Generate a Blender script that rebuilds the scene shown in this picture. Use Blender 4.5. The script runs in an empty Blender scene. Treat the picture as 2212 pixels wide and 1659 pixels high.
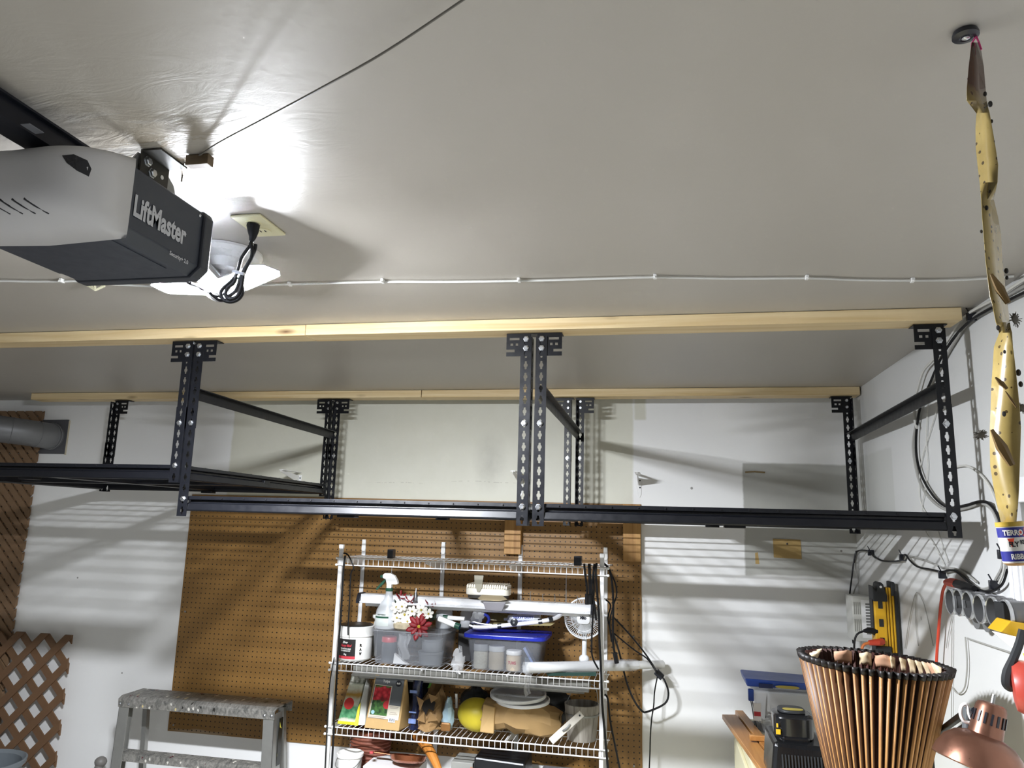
import bpy, bmesh, math, random
from mathutils import Vector, Matrix
random.seed(7)
S = bpy.context.scene
COL = S.collection
PI = math.pi

# ------------------------------------------------------------------ camera, world, exposure
cam_d = bpy.data.cameras.new('camera')
cam_d.sensor_fit = 'HORIZONTAL'
cam_d.sensor_width = 36.0
cam_d.lens = 26.1424
cam_d.clip_start = 0.02
cam = bpy.data.objects.new('camera', cam_d)
COL.objects.link(cam)
cam.matrix_world = Matrix(((0.980932,0.009221,0.194134,2.529790),(0.192501,-0.183639,-0.963961,-3.728694),(0.026762,0.982951,-0.181912,1.819486),(0.000000,0.000000,0.000000,1.000000)))
S.camera = cam
W = bpy.data.worlds.new('night')
W.use_nodes = True
W.node_tree.nodes['Background'].inputs[0].default_value = (0.55, 0.6, 0.7, 1)
W.node_tree.nodes['Background'].inputs[1].default_value = 0.02
S.world = W
S.view_settings.view_transform = 'Standard'
S.view_settings.look = 'None'
S.view_settings.gamma = 1
S.view_settings.use_curve_mapping = False
S.view_settings.exposure = 5.25
LAMP_STRENGTH = 95.0
CEIL = 2.452      # ceiling height
XR = 3.412        # right wall

# ------------------------------------------------------------------ materials
def lin(h):
    h = h.lstrip('#')
    out = []
    for i in (0, 2, 4):
        c = int(h[i:i+2], 16) / 255
        out.append(c / 12.92 if c <= 0.04045 else ((c + 0.055) / 1.055) ** 2.4)
    return out

class NT:
    def __init__(s, name):
        s.mat = bpy.data.materials.new(name)
        s.mat.use_nodes = True
        s.t = s.mat.node_tree
        s.b = s.t.nodes['Principled BSDF']
        s.out = s.t.nodes['Material Output']
        s._tc = None
    def n(s, typ, **kw):
        nd = s.t.nodes.new(typ)
        for k, v in kw.items(): setattr(nd, k, v)
        return nd
    def l(s, a, b): s.t.links.new(a, b)
    def val(s, sock, v):
        if hasattr(v, 'is_linked') or isinstance(v, bpy.types.NodeSocket): s.l(v, sock)
        else: sock.default_value = v
    def obj(s):
        if not s._tc: s._tc = s.n('ShaderNodeTexCoord')
        return s._tc.outputs['Object']
    def xyz(s, vec=None):
        nd = s.n('ShaderNodeSeparateXYZ'); s.l(vec or s.obj(), nd.inputs[0]); return nd.outputs
    def m(s, op, a, b=0.0, c=None, clamp=False):
        nd = s.n('ShaderNodeMath', operation=op, use_clamp=clamp)
        s.val(nd.inputs[0], a); s.val(nd.inputs[1], b)
        if c is not None: s.val(nd.inputs[2], c)
        return nd.outputs[0]
    def map(s, scale=(1, 1, 1), loc=(0, 0, 0), vec=None, rot=(0, 0, 0)):
        nd = s.n('ShaderNodeMapping'); s.l(vec or s.obj(), nd.inputs[0])
        nd.inputs['Scale'].default_value = scale; nd.inputs['Location'].default_value = loc
        nd.inputs['Rotation'].default_value = rot
        return nd.outputs[0]
    def noise(s, scale=5, detail=4, rough=.5, vec=None, dist=0.0):
        nd = s.n('ShaderNodeTexNoise'); s.l(vec or s.obj(), nd.inputs['Vector'])
        nd.inputs['Scale'].default_value = scale; nd.inputs['Detail'].default_value = detail
        nd.inputs['Roughness'].default_value = rough; nd.inputs['Distortion'].default_value = dist
        return nd.outputs[0]
    def vor(s, scale=5, vec=None, feature='F1', rnd=1.0):
        nd = s.n('ShaderNodeTexVoronoi', feature=feature); s.l(vec or s.obj(), nd.inputs['Vector'])
        nd.inputs['Scale'].default_value = scale; nd.inputs['Randomness'].default_value = rnd
        return nd.outputs[0]
    def ramp(s, fac, stops):
        nd = s.n('ShaderNodeValToRGB'); s.l(fac, nd.inputs[0])
        e = nd.color_ramp.elements
        while len(e) < len(stops): e.new(.5)
        for i, (p, c) in enumerate(stops):
            e[i].position = p
            e[i].color = (*(lin(c) if isinstance(c, str) else (c, c, c)), 1)
        return nd.outputs[0]
    def mix(s, fac, a, b):
        nd = s.n('ShaderNodeMix', data_type='RGBA')
        s.val(nd.inputs[0], fac)
        for sock, v in ((nd.inputs[6], a), (nd.inputs[7], b)):
            if isinstance(v, str): sock.default_value = (*lin(v), 1)
            elif isinstance(v, (tuple, list)): sock.default_value = (*v[:3], 1)
            else: s.l(v, sock)
        return nd.outputs[2]
    def box(s, co, lo, hi, soft=.004):
        # 1 inside [lo, hi]
        a = s.m('MULTIPLY', s.m('SUBTRACT', co, lo), 1 / soft, clamp=True)
        b = s.m('MULTIPLY', s.m('SUBTRACT', hi, co), 1 / soft, clamp=True)
        return s.m('MULTIPLY', a, b)
    def bump(s, h, strength=.2, dist=.002):
        nd = s.n('ShaderNodeBump'); nd.inputs['Strength'].default_value = strength
        nd.inputs['Distance'].default_value = dist
        s.l(h, nd.inputs['Height']); s.l(nd.outputs[0], s.b.inputs['Normal'])
    def base(s, c): s.val(s.b.inputs['Base Color'], (*lin(c), 1) if isinstance(c, str) else c)
    def set(s, rough=.5, metal=0.0, alpha=1.0, trans=0.0, spec=None, coat=0.0):
        s.b.inputs['Roughness'].default_value = rough
        s.b.inputs['Metallic'].default_value = metal
        s.b.inputs['Alpha'].default_value = alpha
        s.b.inputs['Transmission Weight'].default_value = trans
        s.b.inputs['Coat Weight'].default_value = coat
        if spec is not None: s.b.inputs['Specular IOR Level'].default_value = spec
        return s

_M = {}
def mat(name, col, rough=.5, metal=0.0, var=.10, scale=14, bump=0.0, alpha=1.0, trans=0.0, coat=0.0, spec=None):
    """simple procedural surface: colour with a little noise wear and relief"""
    if name in _M: return _M[name]
    t = NT(name)
    c = lin(col)
    nz = t.noise(scale, 5, .6)
    a = [max(0, v * (1 - var)) for v in c]; b = [min(1, v * (1 + var)) for v in c]
    t.base(t.mix(nz, a, b))
    t.set(rough, metal, alpha, trans, spec, coat)
    r = t.m('ADD', t.m('MULTIPLY', t.m('SUBTRACT', nz, .5), .25), rough, clamp=True)
    t.l(r, t.b.inputs['Roughness'])
    if bump: t.bump(t.noise(scale * 4, 4), bump, .002)
    _M[name] = t.mat
    return t.mat

def wood(name, light, dark, axis=0, scale=1.0, knots=True, rough=.55, knot='#5a3a1c'):
    if name in _M: return _M[name]
    t = NT(name)
    st = [38 * scale] * 3; st[axis] = 1.6 * scale
    oi = t.n('ShaderNodeObjectInfo')
    off = t.n('ShaderNodeVectorMath', operation='ADD'); t.l(t.obj(), off.inputs[0])
    sc = t.n('ShaderNodeVectorMath', operation='SCALE'); sc.inputs[0].default_value = (3.1, 2.3, 4.7)
    t.l(oi.outputs['Random'], sc.inputs['Scale']); t.l(sc.outputs[0], off.inputs[1])
    v = off.outputs[0]
    g = t.noise(1, 6, .6, t.map(st, vec=v), .6)
    c = t.ramp(g, [(.30, dark), (.62, light)])
    big = t.noise(2.2 * scale, 2, .5, v)
    c = t.mix(t.m('MULTIPLY', big, .45), c, dark)
    if knots:
        ks = [11 * scale] * 3; ks[axis] = 3.2 * scale
        d = t.vor(1, t.map(ks, vec=v))
        k = t.m('SUBTRACT', 1.0, t.m('MULTIPLY', d, 7.0, clamp=True))
        c = t.mix(k, c, knot)
    t.base(c); t.set(rough)
    t.bump(g, .25, .001)
    _M[name] = t.mat
    return t.mat

def emit(name, col, strength):
    if name in _M: return _M[name]
    t = NT(name)
    t.b.inputs['Emission Color'].default_value = (*lin(col), 1)
    t.b.inputs['Emission Strength'].default_value = strength
    t.base(col)
    _M[name] = t.mat
    return t.mat

# ------------------------------------------------------------------ mesh builder
ORIG = {}
def basis(axis, up=(0, 0, 1)):
    a = Vector(axis).normalized(); u = Vector(up)
    if abs(a.dot(u)) > .98: u = Vector((1, 0, 0))
    x = u.cross(a).normalized(); y = a.cross(x)
    return x, y, a

class MB:
    def __init__(s): s.v = []; s.f = []; s.mi = []; s.cur = 0
    def add(s, vs, fs):
        o = len(s.v); s.v += [tuple(p) for p in vs]
        for q in fs: s.f.append([i + o for i in q]); s.mi.append(s.cur)
        return s
    def box(s, a, b):
        x0, y0, z0 = a; x1, y1, z1 = b
        x0, x1 = min(x0, x1), max(x0, x1); y0, y1 = min(y0, y1), max(y0, y1); z0, z1 = min(z0, z1), max(z0, z1)
        vs = [(x0, y0, z0), (x1, y0, z0), (x1, y1, z0), (x0, y1, z0), (x0, y0, z1), (x1, y0, z1), (x1, y1, z1), (x0, y1, z1)]
        return s.add(vs, [(0, 3, 2, 1), (4, 5, 6, 7), (0, 1, 5, 4), (1, 2, 6, 5), (2, 3, 7, 6), (3, 0, 4, 7)])
    def hexa(s, lo, hi):
        """two quads (4 points each, same order) joined to a solid"""
        return s.add(list(lo) + list(hi), [(0, 3, 2, 1), (4, 5, 6, 7), (0, 1, 5, 4), (1, 2, 6, 5), (2, 3, 7, 6), (3, 0, 4, 7)])
    def bar(s, p, q, w, h, up=(0, 0, 1)):
        p = Vector(p); q = Vector(q); x, y, a = basis(q - p, up)
        c = [x * sx * w / 2 + y * sy * h / 2 for sx, sy in ((-1, -1), (1, -1), (1, 1), (-1, 1))]
        return s.hexa([p + k for k in c], [q + k for k in c])
    def tube(s, pts, r, n=6, closed=False, smooth=0, radii=None):
        pts = [Vector(p) for p in pts]
        if smooth: pts, radii = catmull(pts, smooth, closed, radii)
        m = len(pts); rings = []
        prev = None
        for i, p in enumerate(pts):
            if closed: d = pts[(i + 1) % m] - pts[i - 1]
            else: d = pts[min(i + 1, m - 1)] - pts[max(i - 1, 0)]
            if d.length < 1e-9: d = Vector((0, 0, 1))
            d.normalize()
            if prev is None: x, y, _ = basis(d)
            else:
                x = prev - d * prev.dot(d)
                if x.length < 1e-6: x, y, _ = basis(d)
                x.normalize(); y = d.cross(x)
            prev = x
            rr = radii[i] if radii else r
            rings.append([p + (x * math.cos(2 * PI * k / n) + y * math.sin(2 * PI * k / n)) * rr for k in range(n)])
        vs = [p for rg in rings for p in rg]; fs = []
        for i in range(m if closed else m - 1):
            j = (i + 1) % m
            for k in range(n):
                fs.append((i * n + k, i * n + (k + 1) % n, j * n + (k + 1) % n, j * n + k))
        if not closed:
            fs.append(tuple(range(n - 1, -1, -1))); fs.append(tuple((m - 1) * n + k for k in range(n)))
        return s.add(vs, fs)
    def lathe(s, prof, o=(0, 0, 0), axis=(0, 0, 1), n=24, cap0=True, cap1=True, wob=None, a0=0.0, a1=2 * PI):
        x, y, a = basis(axis); o = Vector(o); full = abs(a1 - a0 - 2 * PI) < 1e-6
        cnt = n if full else n + 1
        vs = []
        for i, (r, h) in enumerate(prof):
            for k in range(cnt):
                t = a0 + (a1 - a0) * k / n
                rr = r * (1 + (wob(i, k) if wob else 0))
                vs.append(o + a * h + (x * math.cos(t) + y * math.sin(t)) * rr)
        fs = []
        for i in range(len(prof) - 1):
            for k in range(n):
                k2 = (k + 1) % cnt
                fs.append((i * cnt + k, i * cnt + k2, (i + 1) * cnt + k2, (i + 1) * cnt + k))
        if full and cap0: fs.append(tuple(range(cnt - 1, -1, -1)))
        if full and cap1: fs.append(tuple((len(prof) - 1) * cnt + k for k in range(cnt)))
        return s.add(vs, fs)
    def prism(s, poly, p0, u, v, w):
        """polygon (a,b) -> p0 + a*u + b*v, extruded by vector w"""
        p0 = Vector(p0); u = Vector(u); v = Vector(v); w = Vector(w); n = len(poly)
        lo = [p0 + u * a + v * b for a, b in poly]
        vs = lo + [p + w for p in lo]
        fs = [tuple(range(n - 1, -1, -1)), tuple(range(n, 2 * n))]
        for i in range(n): j = (i + 1) % n; fs.append((i, j, n + j, n + i))
        return s.add(vs, fs)
    def grid(s, nu, nv, fn, wrap=False):
        vs = [fn(i / (nu - (0 if wrap else 1)), j / (nv - 1)) for i in range(nu) for j in range(nv)]
        fs = []
        for i in range(nu if wrap else nu - 1):
            i2 = (i + 1) % nu
            for j in range(nv - 1): fs.append((i * nv + j, i2 * nv + j, i2 * nv + j + 1, i * nv + j + 1))
        return s.add(vs, fs)
    def ball(s, c, rx, ry=None, rz=None, nu=12, nv=8, fn=None):
        ry = ry or rx; rz = rz or rx; c = Vector(c)
        vs = []
        for j in range(nv + 1):
            ph = -PI / 2 + PI * j / nv
            for i in range(nu):
                th = 2 * PI * i / nu
                k = fn(th, ph) if fn else 1
                vs.append(c + Vector((rx * math.cos(ph) * math.cos(th), ry * math.cos(ph) * math.sin(th), rz * math.sin(ph))) * k)
        fs = []
        for j in range(nv):
            for i in range(nu):
                i2 = (i + 1) % nu
                fs.append((j * nu + i, j * nu + i2, (j + 1) * nu + i2, (j + 1) * nu + i))
        return s.add(vs, fs)
    def text(s, body, size, o, u, v, extrude=.0003, bold=0.0, shear=0.0, align='LEFT', width=None):
        """flat raised lettering: baseline at o, along unit u, up v"""
        c = bpy.data.curves.new('lettering', 'FONT'); c.body = body; c.size = size; c.align_x = align
        c.offset = bold; c.shear = shear; c.extrude = 0; c.resolution_u = 3
        ob = bpy.data.objects.new('lettering', c); COL.objects.link(ob)
        bpy.context.view_layer.update()
        me = ob.evaluated_get(bpy.context.evaluated_depsgraph_get()).to_mesh()
        vs = [p.co.copy() for p in me.vertices]; fs = [tuple(p.vertices) for p in me.polygons]
        bpy.data.objects.remove(ob); bpy.data.curves.remove(c)
        k = 1.0
        if vs and width:
            w = max(p.x for p in vs) - min(p.x for p in vs)
            if w > 0: k = width / w
        o = Vector(o); u = Vector(u).normalized(); v = Vector(v).normalized(); nrm = u.cross(v).normalized()
        return s.add([o + u * p.x * k + v * p.y + nrm * extrude for p in vs], fs)
    def xf(s, M):
        s.v = [tuple(M @ Vector(p)) for p in s.v]; return s
    def build(s, name, m, parent=None, smooth=35, bevel=0.0, solid=0.0, sub=0, origin=None):
        me = bpy.data.meshes.new(name)
        if parent is not None: O = ORIG[parent]
        elif origin is not None: O = Vector(origin)
        else:
            lo = [min(p[i] for p in s.v) for i in range(3)]; hi = [max(p[i] for p in s.v) for i in range(3)]
            O = Vector(((lo[0] + hi[0]) / 2, (lo[1] + hi[1]) / 2, lo[2]))
        me.from_pydata([tuple(Vector(p) - O) for p in s.v], [], s.f)
        ms = m if isinstance(m, (list, tuple)) else [m]
        for k in ms: me.materials.append(k)
        if len(ms) > 1: me.polygons.foreach_set('material_index', s.mi)
        me.validate()
        bm = bmesh.new(); bm.from_mesh(me); bmesh.ops.recalc_face_normals(bm, faces=bm.faces); bm.to_mesh(me); bm.free()
        if smooth:
            me.polygons.foreach_set('use_smooth', [True] * len(me.polygons))
            me.set_sharp_from_angle(angle=math.radians(smooth))
        o = bpy.data.objects.new(name, me); COL.objects.link(o)
        ORIG[o] = O
        if parent is not None: o.parent = parent
        else: o.location = O
        if solid:
            d = o.modifiers.new('thickness', 'SOLIDIFY'); d.thickness = solid; d.offset = 0
        if bevel:
            d = o.modifiers.new('edge', 'BEVEL'); d.width = bevel; d.segments = 2; d.limit_method = 'ANGLE'; d.angle_limit = math.radians(40)
        if sub:
            d = o.modifiers.new('round', 'SUBSURF'); d.levels = sub; d.render_levels = sub
        return o

def catmull(pts, k, closed=False, radii=None):
    out = []; rr = []
    n = len(pts)
    for i in range(n if closed else n - 1):
        if closed: p0, p1, p2, p3 = pts[i - 1], pts[i], pts[(i + 1) % n], pts[(i + 2) % n]
        else: p0, p1, p2, p3 = pts[max(i - 1, 0)], pts[i], pts[i + 1], pts[min(i + 2, n - 1)]
        for j in range(k):
            t = j / k
            out.append(0.5 * ((2 * p1) + (p2 - p0) * t + (2 * p0 - 5 * p1 + 4 * p2 - p3) * t * t + (3 * p1 - p0 - 3 * p2 + p3) * t ** 3))
            if radii: rr.append(radii[i] * (1 - t) + radii[(i + 1) % n] * t)
    if not closed:
        out.append(pts[-1])
        if radii: rr.append(radii[-1])
    return out, (rr if radii else None)

def tag(o, label, cat, group=None):
    o['label'] = label; o['category'] = cat
    if group: o['group'] = group
    return o
def thing(name, label, cat, loc, group=None, local=False):
    o = bpy.data.objects.new(name, None); COL.objects.link(o)
    o.location = loc; o.empty_display_size = .05
    ORIG[o] = Vector((0, 0, 0)) if local else Vector(loc)
    return tag(o, label, cat, group)
def struct(o, label=None):
    o['kind'] = 'structure'
    if label: o['label'] = label
    return o
def stuff(o):
    o['kind'] = 'stuff'; return o
def lab(o, label): o['label'] = label; return o
def copy_thing(root, delta, label=None):
    r = root.copy(); COL.objects.link(r); r.location = Vector(root.location) + Vector(delta)
    if label: r['label'] = label
    ORIG[r] = ORIG[root]
    for ch in list(root.children):
        c = ch.copy(); COL.objects.link(c); c.parent = r
        for g in list(ch.children):
            d = g.copy(); COL.objects.link(d); d.parent = c
    return r
def rot2(p, a): return (p[0] * math.cos(a) - p[1] * math.sin(a), p[0] * math.sin(a) + p[1] * math.cos(a))


# ------------------------------------------------------------------ room shell
def wall_back_mat():
    t = NT('wall_back_paint')
    x, y, z = t.xyz()
    n1 = t.noise(1.7, 4, .6); n2 = t.noise(9, 5, .65)
    wx = t.m('ADD', x, t.m('MULTIPLY', t.m('SUBTRACT', n2, .5), .02))
    wz = t.m('ADD', z, t.m('MULTIPLY', t.m('SUBTRACT', n1, .5), .05))
    c = t.mix(t.m('MULTIPLY', n1, .5), '#e9e9e7', '#dfe0e0')
    # older cream paint left from a former layout, above the pegboard
    p = t.box(wx, .20, 2.405, .012); p2 = t.box(z, 1.2, 2.47, .01)
    c = t.mix(t.m('MULTIPLY', p, p2), c, t.mix(n2, '#d6d5c8', '#cbcaba'))
    p3 = t.m('MULTIPLY', t.box(wx, 2.40, 2.47, .012), t.box(z, 2.33, 2.47, .01))
    c = t.mix(p3, c, '#cfcec0')
    # grey gloss patch at the right end
    g = t.m('MULTIPLY', t.box(wx, 2.915, 3.45, .008), t.box(wz, 1.60, 2.135, .01))
    c = t.mix(g, c, t.mix(n2, '#b0b0aa', '#a3a39d'))
    # scuffs
    zz = t.m('ADD', z, t.m('MULTIPLY', t.noise(3, 2), .03))
    s1 = t.m('MULTIPLY', t.box(zz, 2.012, 2.018, .004), t.box(x, 1.0, 1.35, .1))
    s2 = t.m('MULTIPLY', t.box(zz, 2.028, 2.033, .003), t.box(x, 1.45, 1.85, .08))
    scr = t.m('MULTIPLY', t.m('ADD', s1, s2), t.m('GREATER_THAN', t.noise(30, 3, .6, t.map((1, 1, .1))), .5))
    c = t.mix(t.m('MULTIPLY', scr, .55), c, '#6d6756')
    dd = t.n('ShaderNodeVectorMath', operation='DISTANCE'); t.l(t.map((1, 1, .55), (0, 0, 0)), dd.inputs[0]); dd.inputs[1].default_value = (1.675, 0, 1.166)
    sm = t.m('SUBTRACT', 1, t.m('MULTIPLY', dd.outputs['Value'], 10, clamp=True))
    c = t.mix(t.m('MULTIPLY', sm, t.m('MULTIPLY', n2, .55)), c, '#5f5d58')
    sp = t.m('LESS_THAN', t.vor(5.3), .035)
    c = t.mix(t.m('MULTIPLY', sp, .7), c, '#4c4439')
    t.base(c); t.set(.5)
    t.l(t.m('SUBTRACT', .55, t.m('MULTIPLY', g, .27)), t.b.inputs['Roughness'])
    t.bump(t.noise(60, 3), .06, .001)
    return t.mat
def wall_right_mat():
    t = NT('wall_right_paint')
    x, y, z = t.xyz()
    n1 = t.noise(2.1, 4, .6)
    wz = t.m('ADD', z, t.m('MULTIPLY', t.m('SUBTRACT', n1, .5), .04))
    c = t.mix(n1, '#d3d3d1', '#cacbc9')
    g = t.m('MULTIPLY', t.box(y, -.62, .1, .01), t.box(wz, 1.72, 2.15, .01))
    c = t.mix(g, c, '#c3c4c0')
    sp = t.m('LESS_THAN', t.vor(4.1), .03)
    c = t.mix(t.m('MULTIPLY', sp, .5), c, '#6a665e')
    t.base(c); t.set(.5); t.bump(t.noise(60, 3), .06, .001)
    return t.mat
def ceiling_mat():
    t = NT('ceiling_paint')
    x, y, z = t.xyz()
    n1 = t.noise(1.1, 3, .5); n2 = t.noise(5, 6, .65, t.map((1, 4, 1)), 1.5)
    c = t.mix(n1, '#b3aea5', '#aba69d')
    dd = t.n('ShaderNodeVectorMath', operation='DISTANCE'); t.l(t.obj(), dd.inputs[0]); dd.inputs[1].default_value = (1.66, -2.60, CEIL)
    r = t.m('SUBTRACT', 1, t.m('MULTIPLY', dd.outputs['Value'], 4.2), clamp=True)
    st = t.m('MULTIPLY', r, t.m('GREATER_THAN', n2, .47))
    c = t.mix(t.m('MULTIPLY', st, .75), c, '#84724f')
    t.base(c); t.set(.42)
    near = t.m('SUBTRACT', 1, t.m('MULTIPLY', dd.outputs['Value'], 2.2), clamp=True)
    h = t.m('ADD', t.m('MULTIPLY', t.noise(7, 5, .6, t.map((1, 2.5, 1)), 2.0), t.m('MULTIPLY', near, 3.0)), t.m('MULTIPLY', t.noise(45, 3), .35))
    t.bump(h, .30, .003)
    return t.mat
def conc_mat():
    t = NT('concrete')
    n = t.noise(3, 6, .6)
    t.base(t.ramp(n, [(.3, '#6f6d69'), (.7, '#8d8b86')])); t.set(.6); t.bump(t.noise(40), .1)
    return t.mat
M_BACK = wall_back_mat(); M_RIGHT = wall_right_mat(); M_CEIL = ceiling_mat(); M_CONC = conc_mat()
M_WHITEW = mat('white_wall', '#d3d3d1', .55, var=.03, scale=3)
X0, Y0 = -2.45, -6.4
def shell(name, a, b, m):
    return struct(MB().box(a, b).build(name, m, smooth=0, origin=(0, 0, 0)))
shell('floor', (X0 - .1, Y0 - .1, -.1), (XR + .1, .1, 0), M_CONC)
shell('ceiling', (X0 - .1, Y0 - .1, CEIL), (XR + .1, .1, CEIL + .1), M_CEIL)
shell('wall_back', (X0 - .1, 0, 0), (XR + .1, .1, CEIL), M_BACK)
shell('wall_left', (X0 - .1, Y0 - .1, 0), (X0, 0, CEIL), M_WHITEW)
shell('wall_front', (X0, Y0 - .1, 0), (XR, Y0, CEIL), M_WHITEW)
# right wall with a doorway close to the camera (only its casing shows)
DY0, DY1, DZ = -2.46, -1.63, 1.90
shell('wall_right', (XR, DY1, 0), (XR + .1, 0, CEIL), M_RIGHT)
shell('wall_right.001', (XR, Y0 - .1, 0), (XR + .1, DY0, CEIL), M_RIGHT)
shell('wall_right.002', (XR, DY0, DZ), (XR + .1, DY1, CEIL), M_RIGHT)
M_TRIM = mat('trim_paint', '#e4e4e6', .35, var=.02)
d = struct(MB().box((XR + .03, DY0, 0), (XR + .07, DY1, DZ)).build('door_1', mat('door_paint', '#c9c8c5', .4, var=.03), origin=(0, 0, 0)), 'pale painted door at the right edge, set back in its white casing')
hd = MB().lathe([(.012, 0), (.012, .03), (.026, .035), (.03, .05), (.022, .068)], (XR + .03, DY0 + .07, 1.0), (-1, 0, 0), 16).build('door_knob', mat('brass', '#b79a56', .3, 1.0), d)
k = MB()
for zz in (.25, 1.15):
    k.box((XR + .026, DY0 + .12, zz), (XR + .034, DY0 + .38, zz + .75)).box((XR + .026, DY1 - .38, zz), (XR + .034, DY1 - .12, zz + .75))
k.build('door_panel', mat('door_paint', '#c9c8c5', .4), d)
def casing(name, y0, y1, z0, z1):
    m = MB()
    m.box((XR - .014, y0, z0), (XR, y1, z1))
    w = y1 - y0
    if w < .2:
        m.box((XR - .020, y0 + w * .12, z0), (XR - .013, y0 + w * .34, z1)).box((XR - .018, y0 + w * .62, z0), (XR - .013, y0 + w * .74, z1))
    return struct(m.build(name, M_TRIM, bevel=.002, origin=(0, 0, 0)))
casing('trim_1', DY1 - .012, DY1 + .062, 0, DZ + .06)
casing('trim_2', DY0 - .062, DY0 + .012, 0, DZ + .06)
struct(MB().box((XR - .014, DY0, DZ), (XR, DY1, DZ + .062)).build('trim_3', M_TRIM, bevel=.002, origin=(0, 0, 0)))
for nm, a, b in (('baseboard_back', (X0, -.012, 0), (XR, 0, .09)), ('baseboard_right', (XR - .012, DY1 + .065, 0), (XR, -.012, .09)), ('baseboard_left', (X0, Y0, 0), (X0 + .012, -.012, .09))):
    struct(MB().box(a, b).build(nm, M_TRIM, origin=(0, 0, 0)))
# sectional garage door behind the camera
g = thing('garage_door', 'white sectional garage door closing the front of the garage', 'garage door', (.5, Y0 + .03, 0))
for i in range(4):
    MB().box((-1.9, Y0 + .005, .02 + i * .54), (2.9, Y0 + .05, .55 + i * .54)).build('door_section', mat('garage_door_paint', '#cfcfcd', .5), g, bevel=.006)

# ------------------------------------------------------------------ ceiling lumber
PINE = wood('pine', '#e0cda4', '#c6aa78', 0)
def board(label, a, b):
    o = MB().box(a, b).build('lumber_board', PINE, bevel=.002)
    return tag(o, label, 'lumber', 'pine boards screwed flat to the ceiling')
YF, YB, LB = -1.494, -.243, .089
board('left pine board of the front ceiling row, running out of the frame', (-.35, YF + .004, CEIL - .037), (1.366, YF + LB, CEIL - .001))
board('right pine board of the front ceiling row, ending by the right wall', (1.369, YF, CEIL - .038), (3.372, YF + LB, CEIL - .001))
board('left pine board of the rear ceiling row above the leftmost rack', (-.899, YB, CEIL - .037), (1.368, YB + LB, CEIL - .001))
board('right pine board of the rear ceiling row, touching the right wall', (1.371, YB, CEIL - .038), (3.404, YB + LB, CEIL - .001))

# ------------------------------------------------------------------ overhead racks
BLACK = mat('black_powder_coat', '#0b0c10', .36, 0.0, var=.12, scale=40, spec=.30)
BLACKW = mat('black_wire', '#0c0c0e', .5, spec=.3)
ZINC = mat('zinc', '#c9ccd0', .28, 1.0, var=.06)
KEY = [(0, .0135), (.0032, .0125), (.0036, .006), (.0064, .003), (.0064, -.003), (.0036, -.006), (.0032, -.0125), (0, -.0135),
       (-.0032, -.0125), (-.0036, -.006), (-.0064, -.003), (-.0064, .003), (-.0036, .006), (-.0032, .0125)]
def slotted(mb, o, u, v, w, h, n, u0=0.0):
    """perforated strip: n cells of height h up v, width w along u, key-hole in each"""
    o = Vector(o); u = Vector(u); v = Vector(v)
    out = [(0, .5), (.5, .5), (.5, .16), (.5, .08), (.5, -.08), (.5, -.16), (.5, -.5), (0, -.5), (-.5, -.5), (-.5, -.16), (-.5, -.08), (-.5, .08), (-.5, .16), (-.5, .5)]
    for i in range(n):
        c = o + u * (w / 2) + v * (h * (i + .5))
        vs = [c + u * a + v * b for a, b in KEY] + [c + u * (a * w) + v * (b * h) for a, b in out]
        k = len(KEY)
        mb.add(vs, [(j, (j + 1) % k, k + (j + 1) % k, k + j) for j in range(k)])
def bolt_mb(p, nrm):
    return MB().lathe([(.0098, 0), (.0098, .0012), (.0075, .0014), (.0075, .0055), (.006, .0068)], p, nrm, 6)
def plate_with(mb, x0, x1, z0, z1, y, holes):
    """thin plate in the XZ plane cut on a small grid where holes lie"""
    xs = sorted({x0, x1, *[h[0] for h in holes], *[h[1] for h in holes]}); zs = sorted({z0, z1, *[h[2] for h in holes], *[h[3] for h in holes]})
    for i in range(len(xs) - 1):
        for j in range(len(zs) - 1):
            cx, cz = (xs[i] + xs[i+1]) / 2, (zs[j] + zs[j+1]) / 2
            if any(h[0] < cx < h[1] and h[2] < cz < h[3] for h in holes): continue
            mb.add([(xs[i], y, zs[j]), (xs[i+1], y, zs[j]), (xs[i+1], y, zs[j+1]), (xs[i], y, zs[j+1])], [(0, 1, 2, 3)])
PW = .035
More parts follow.
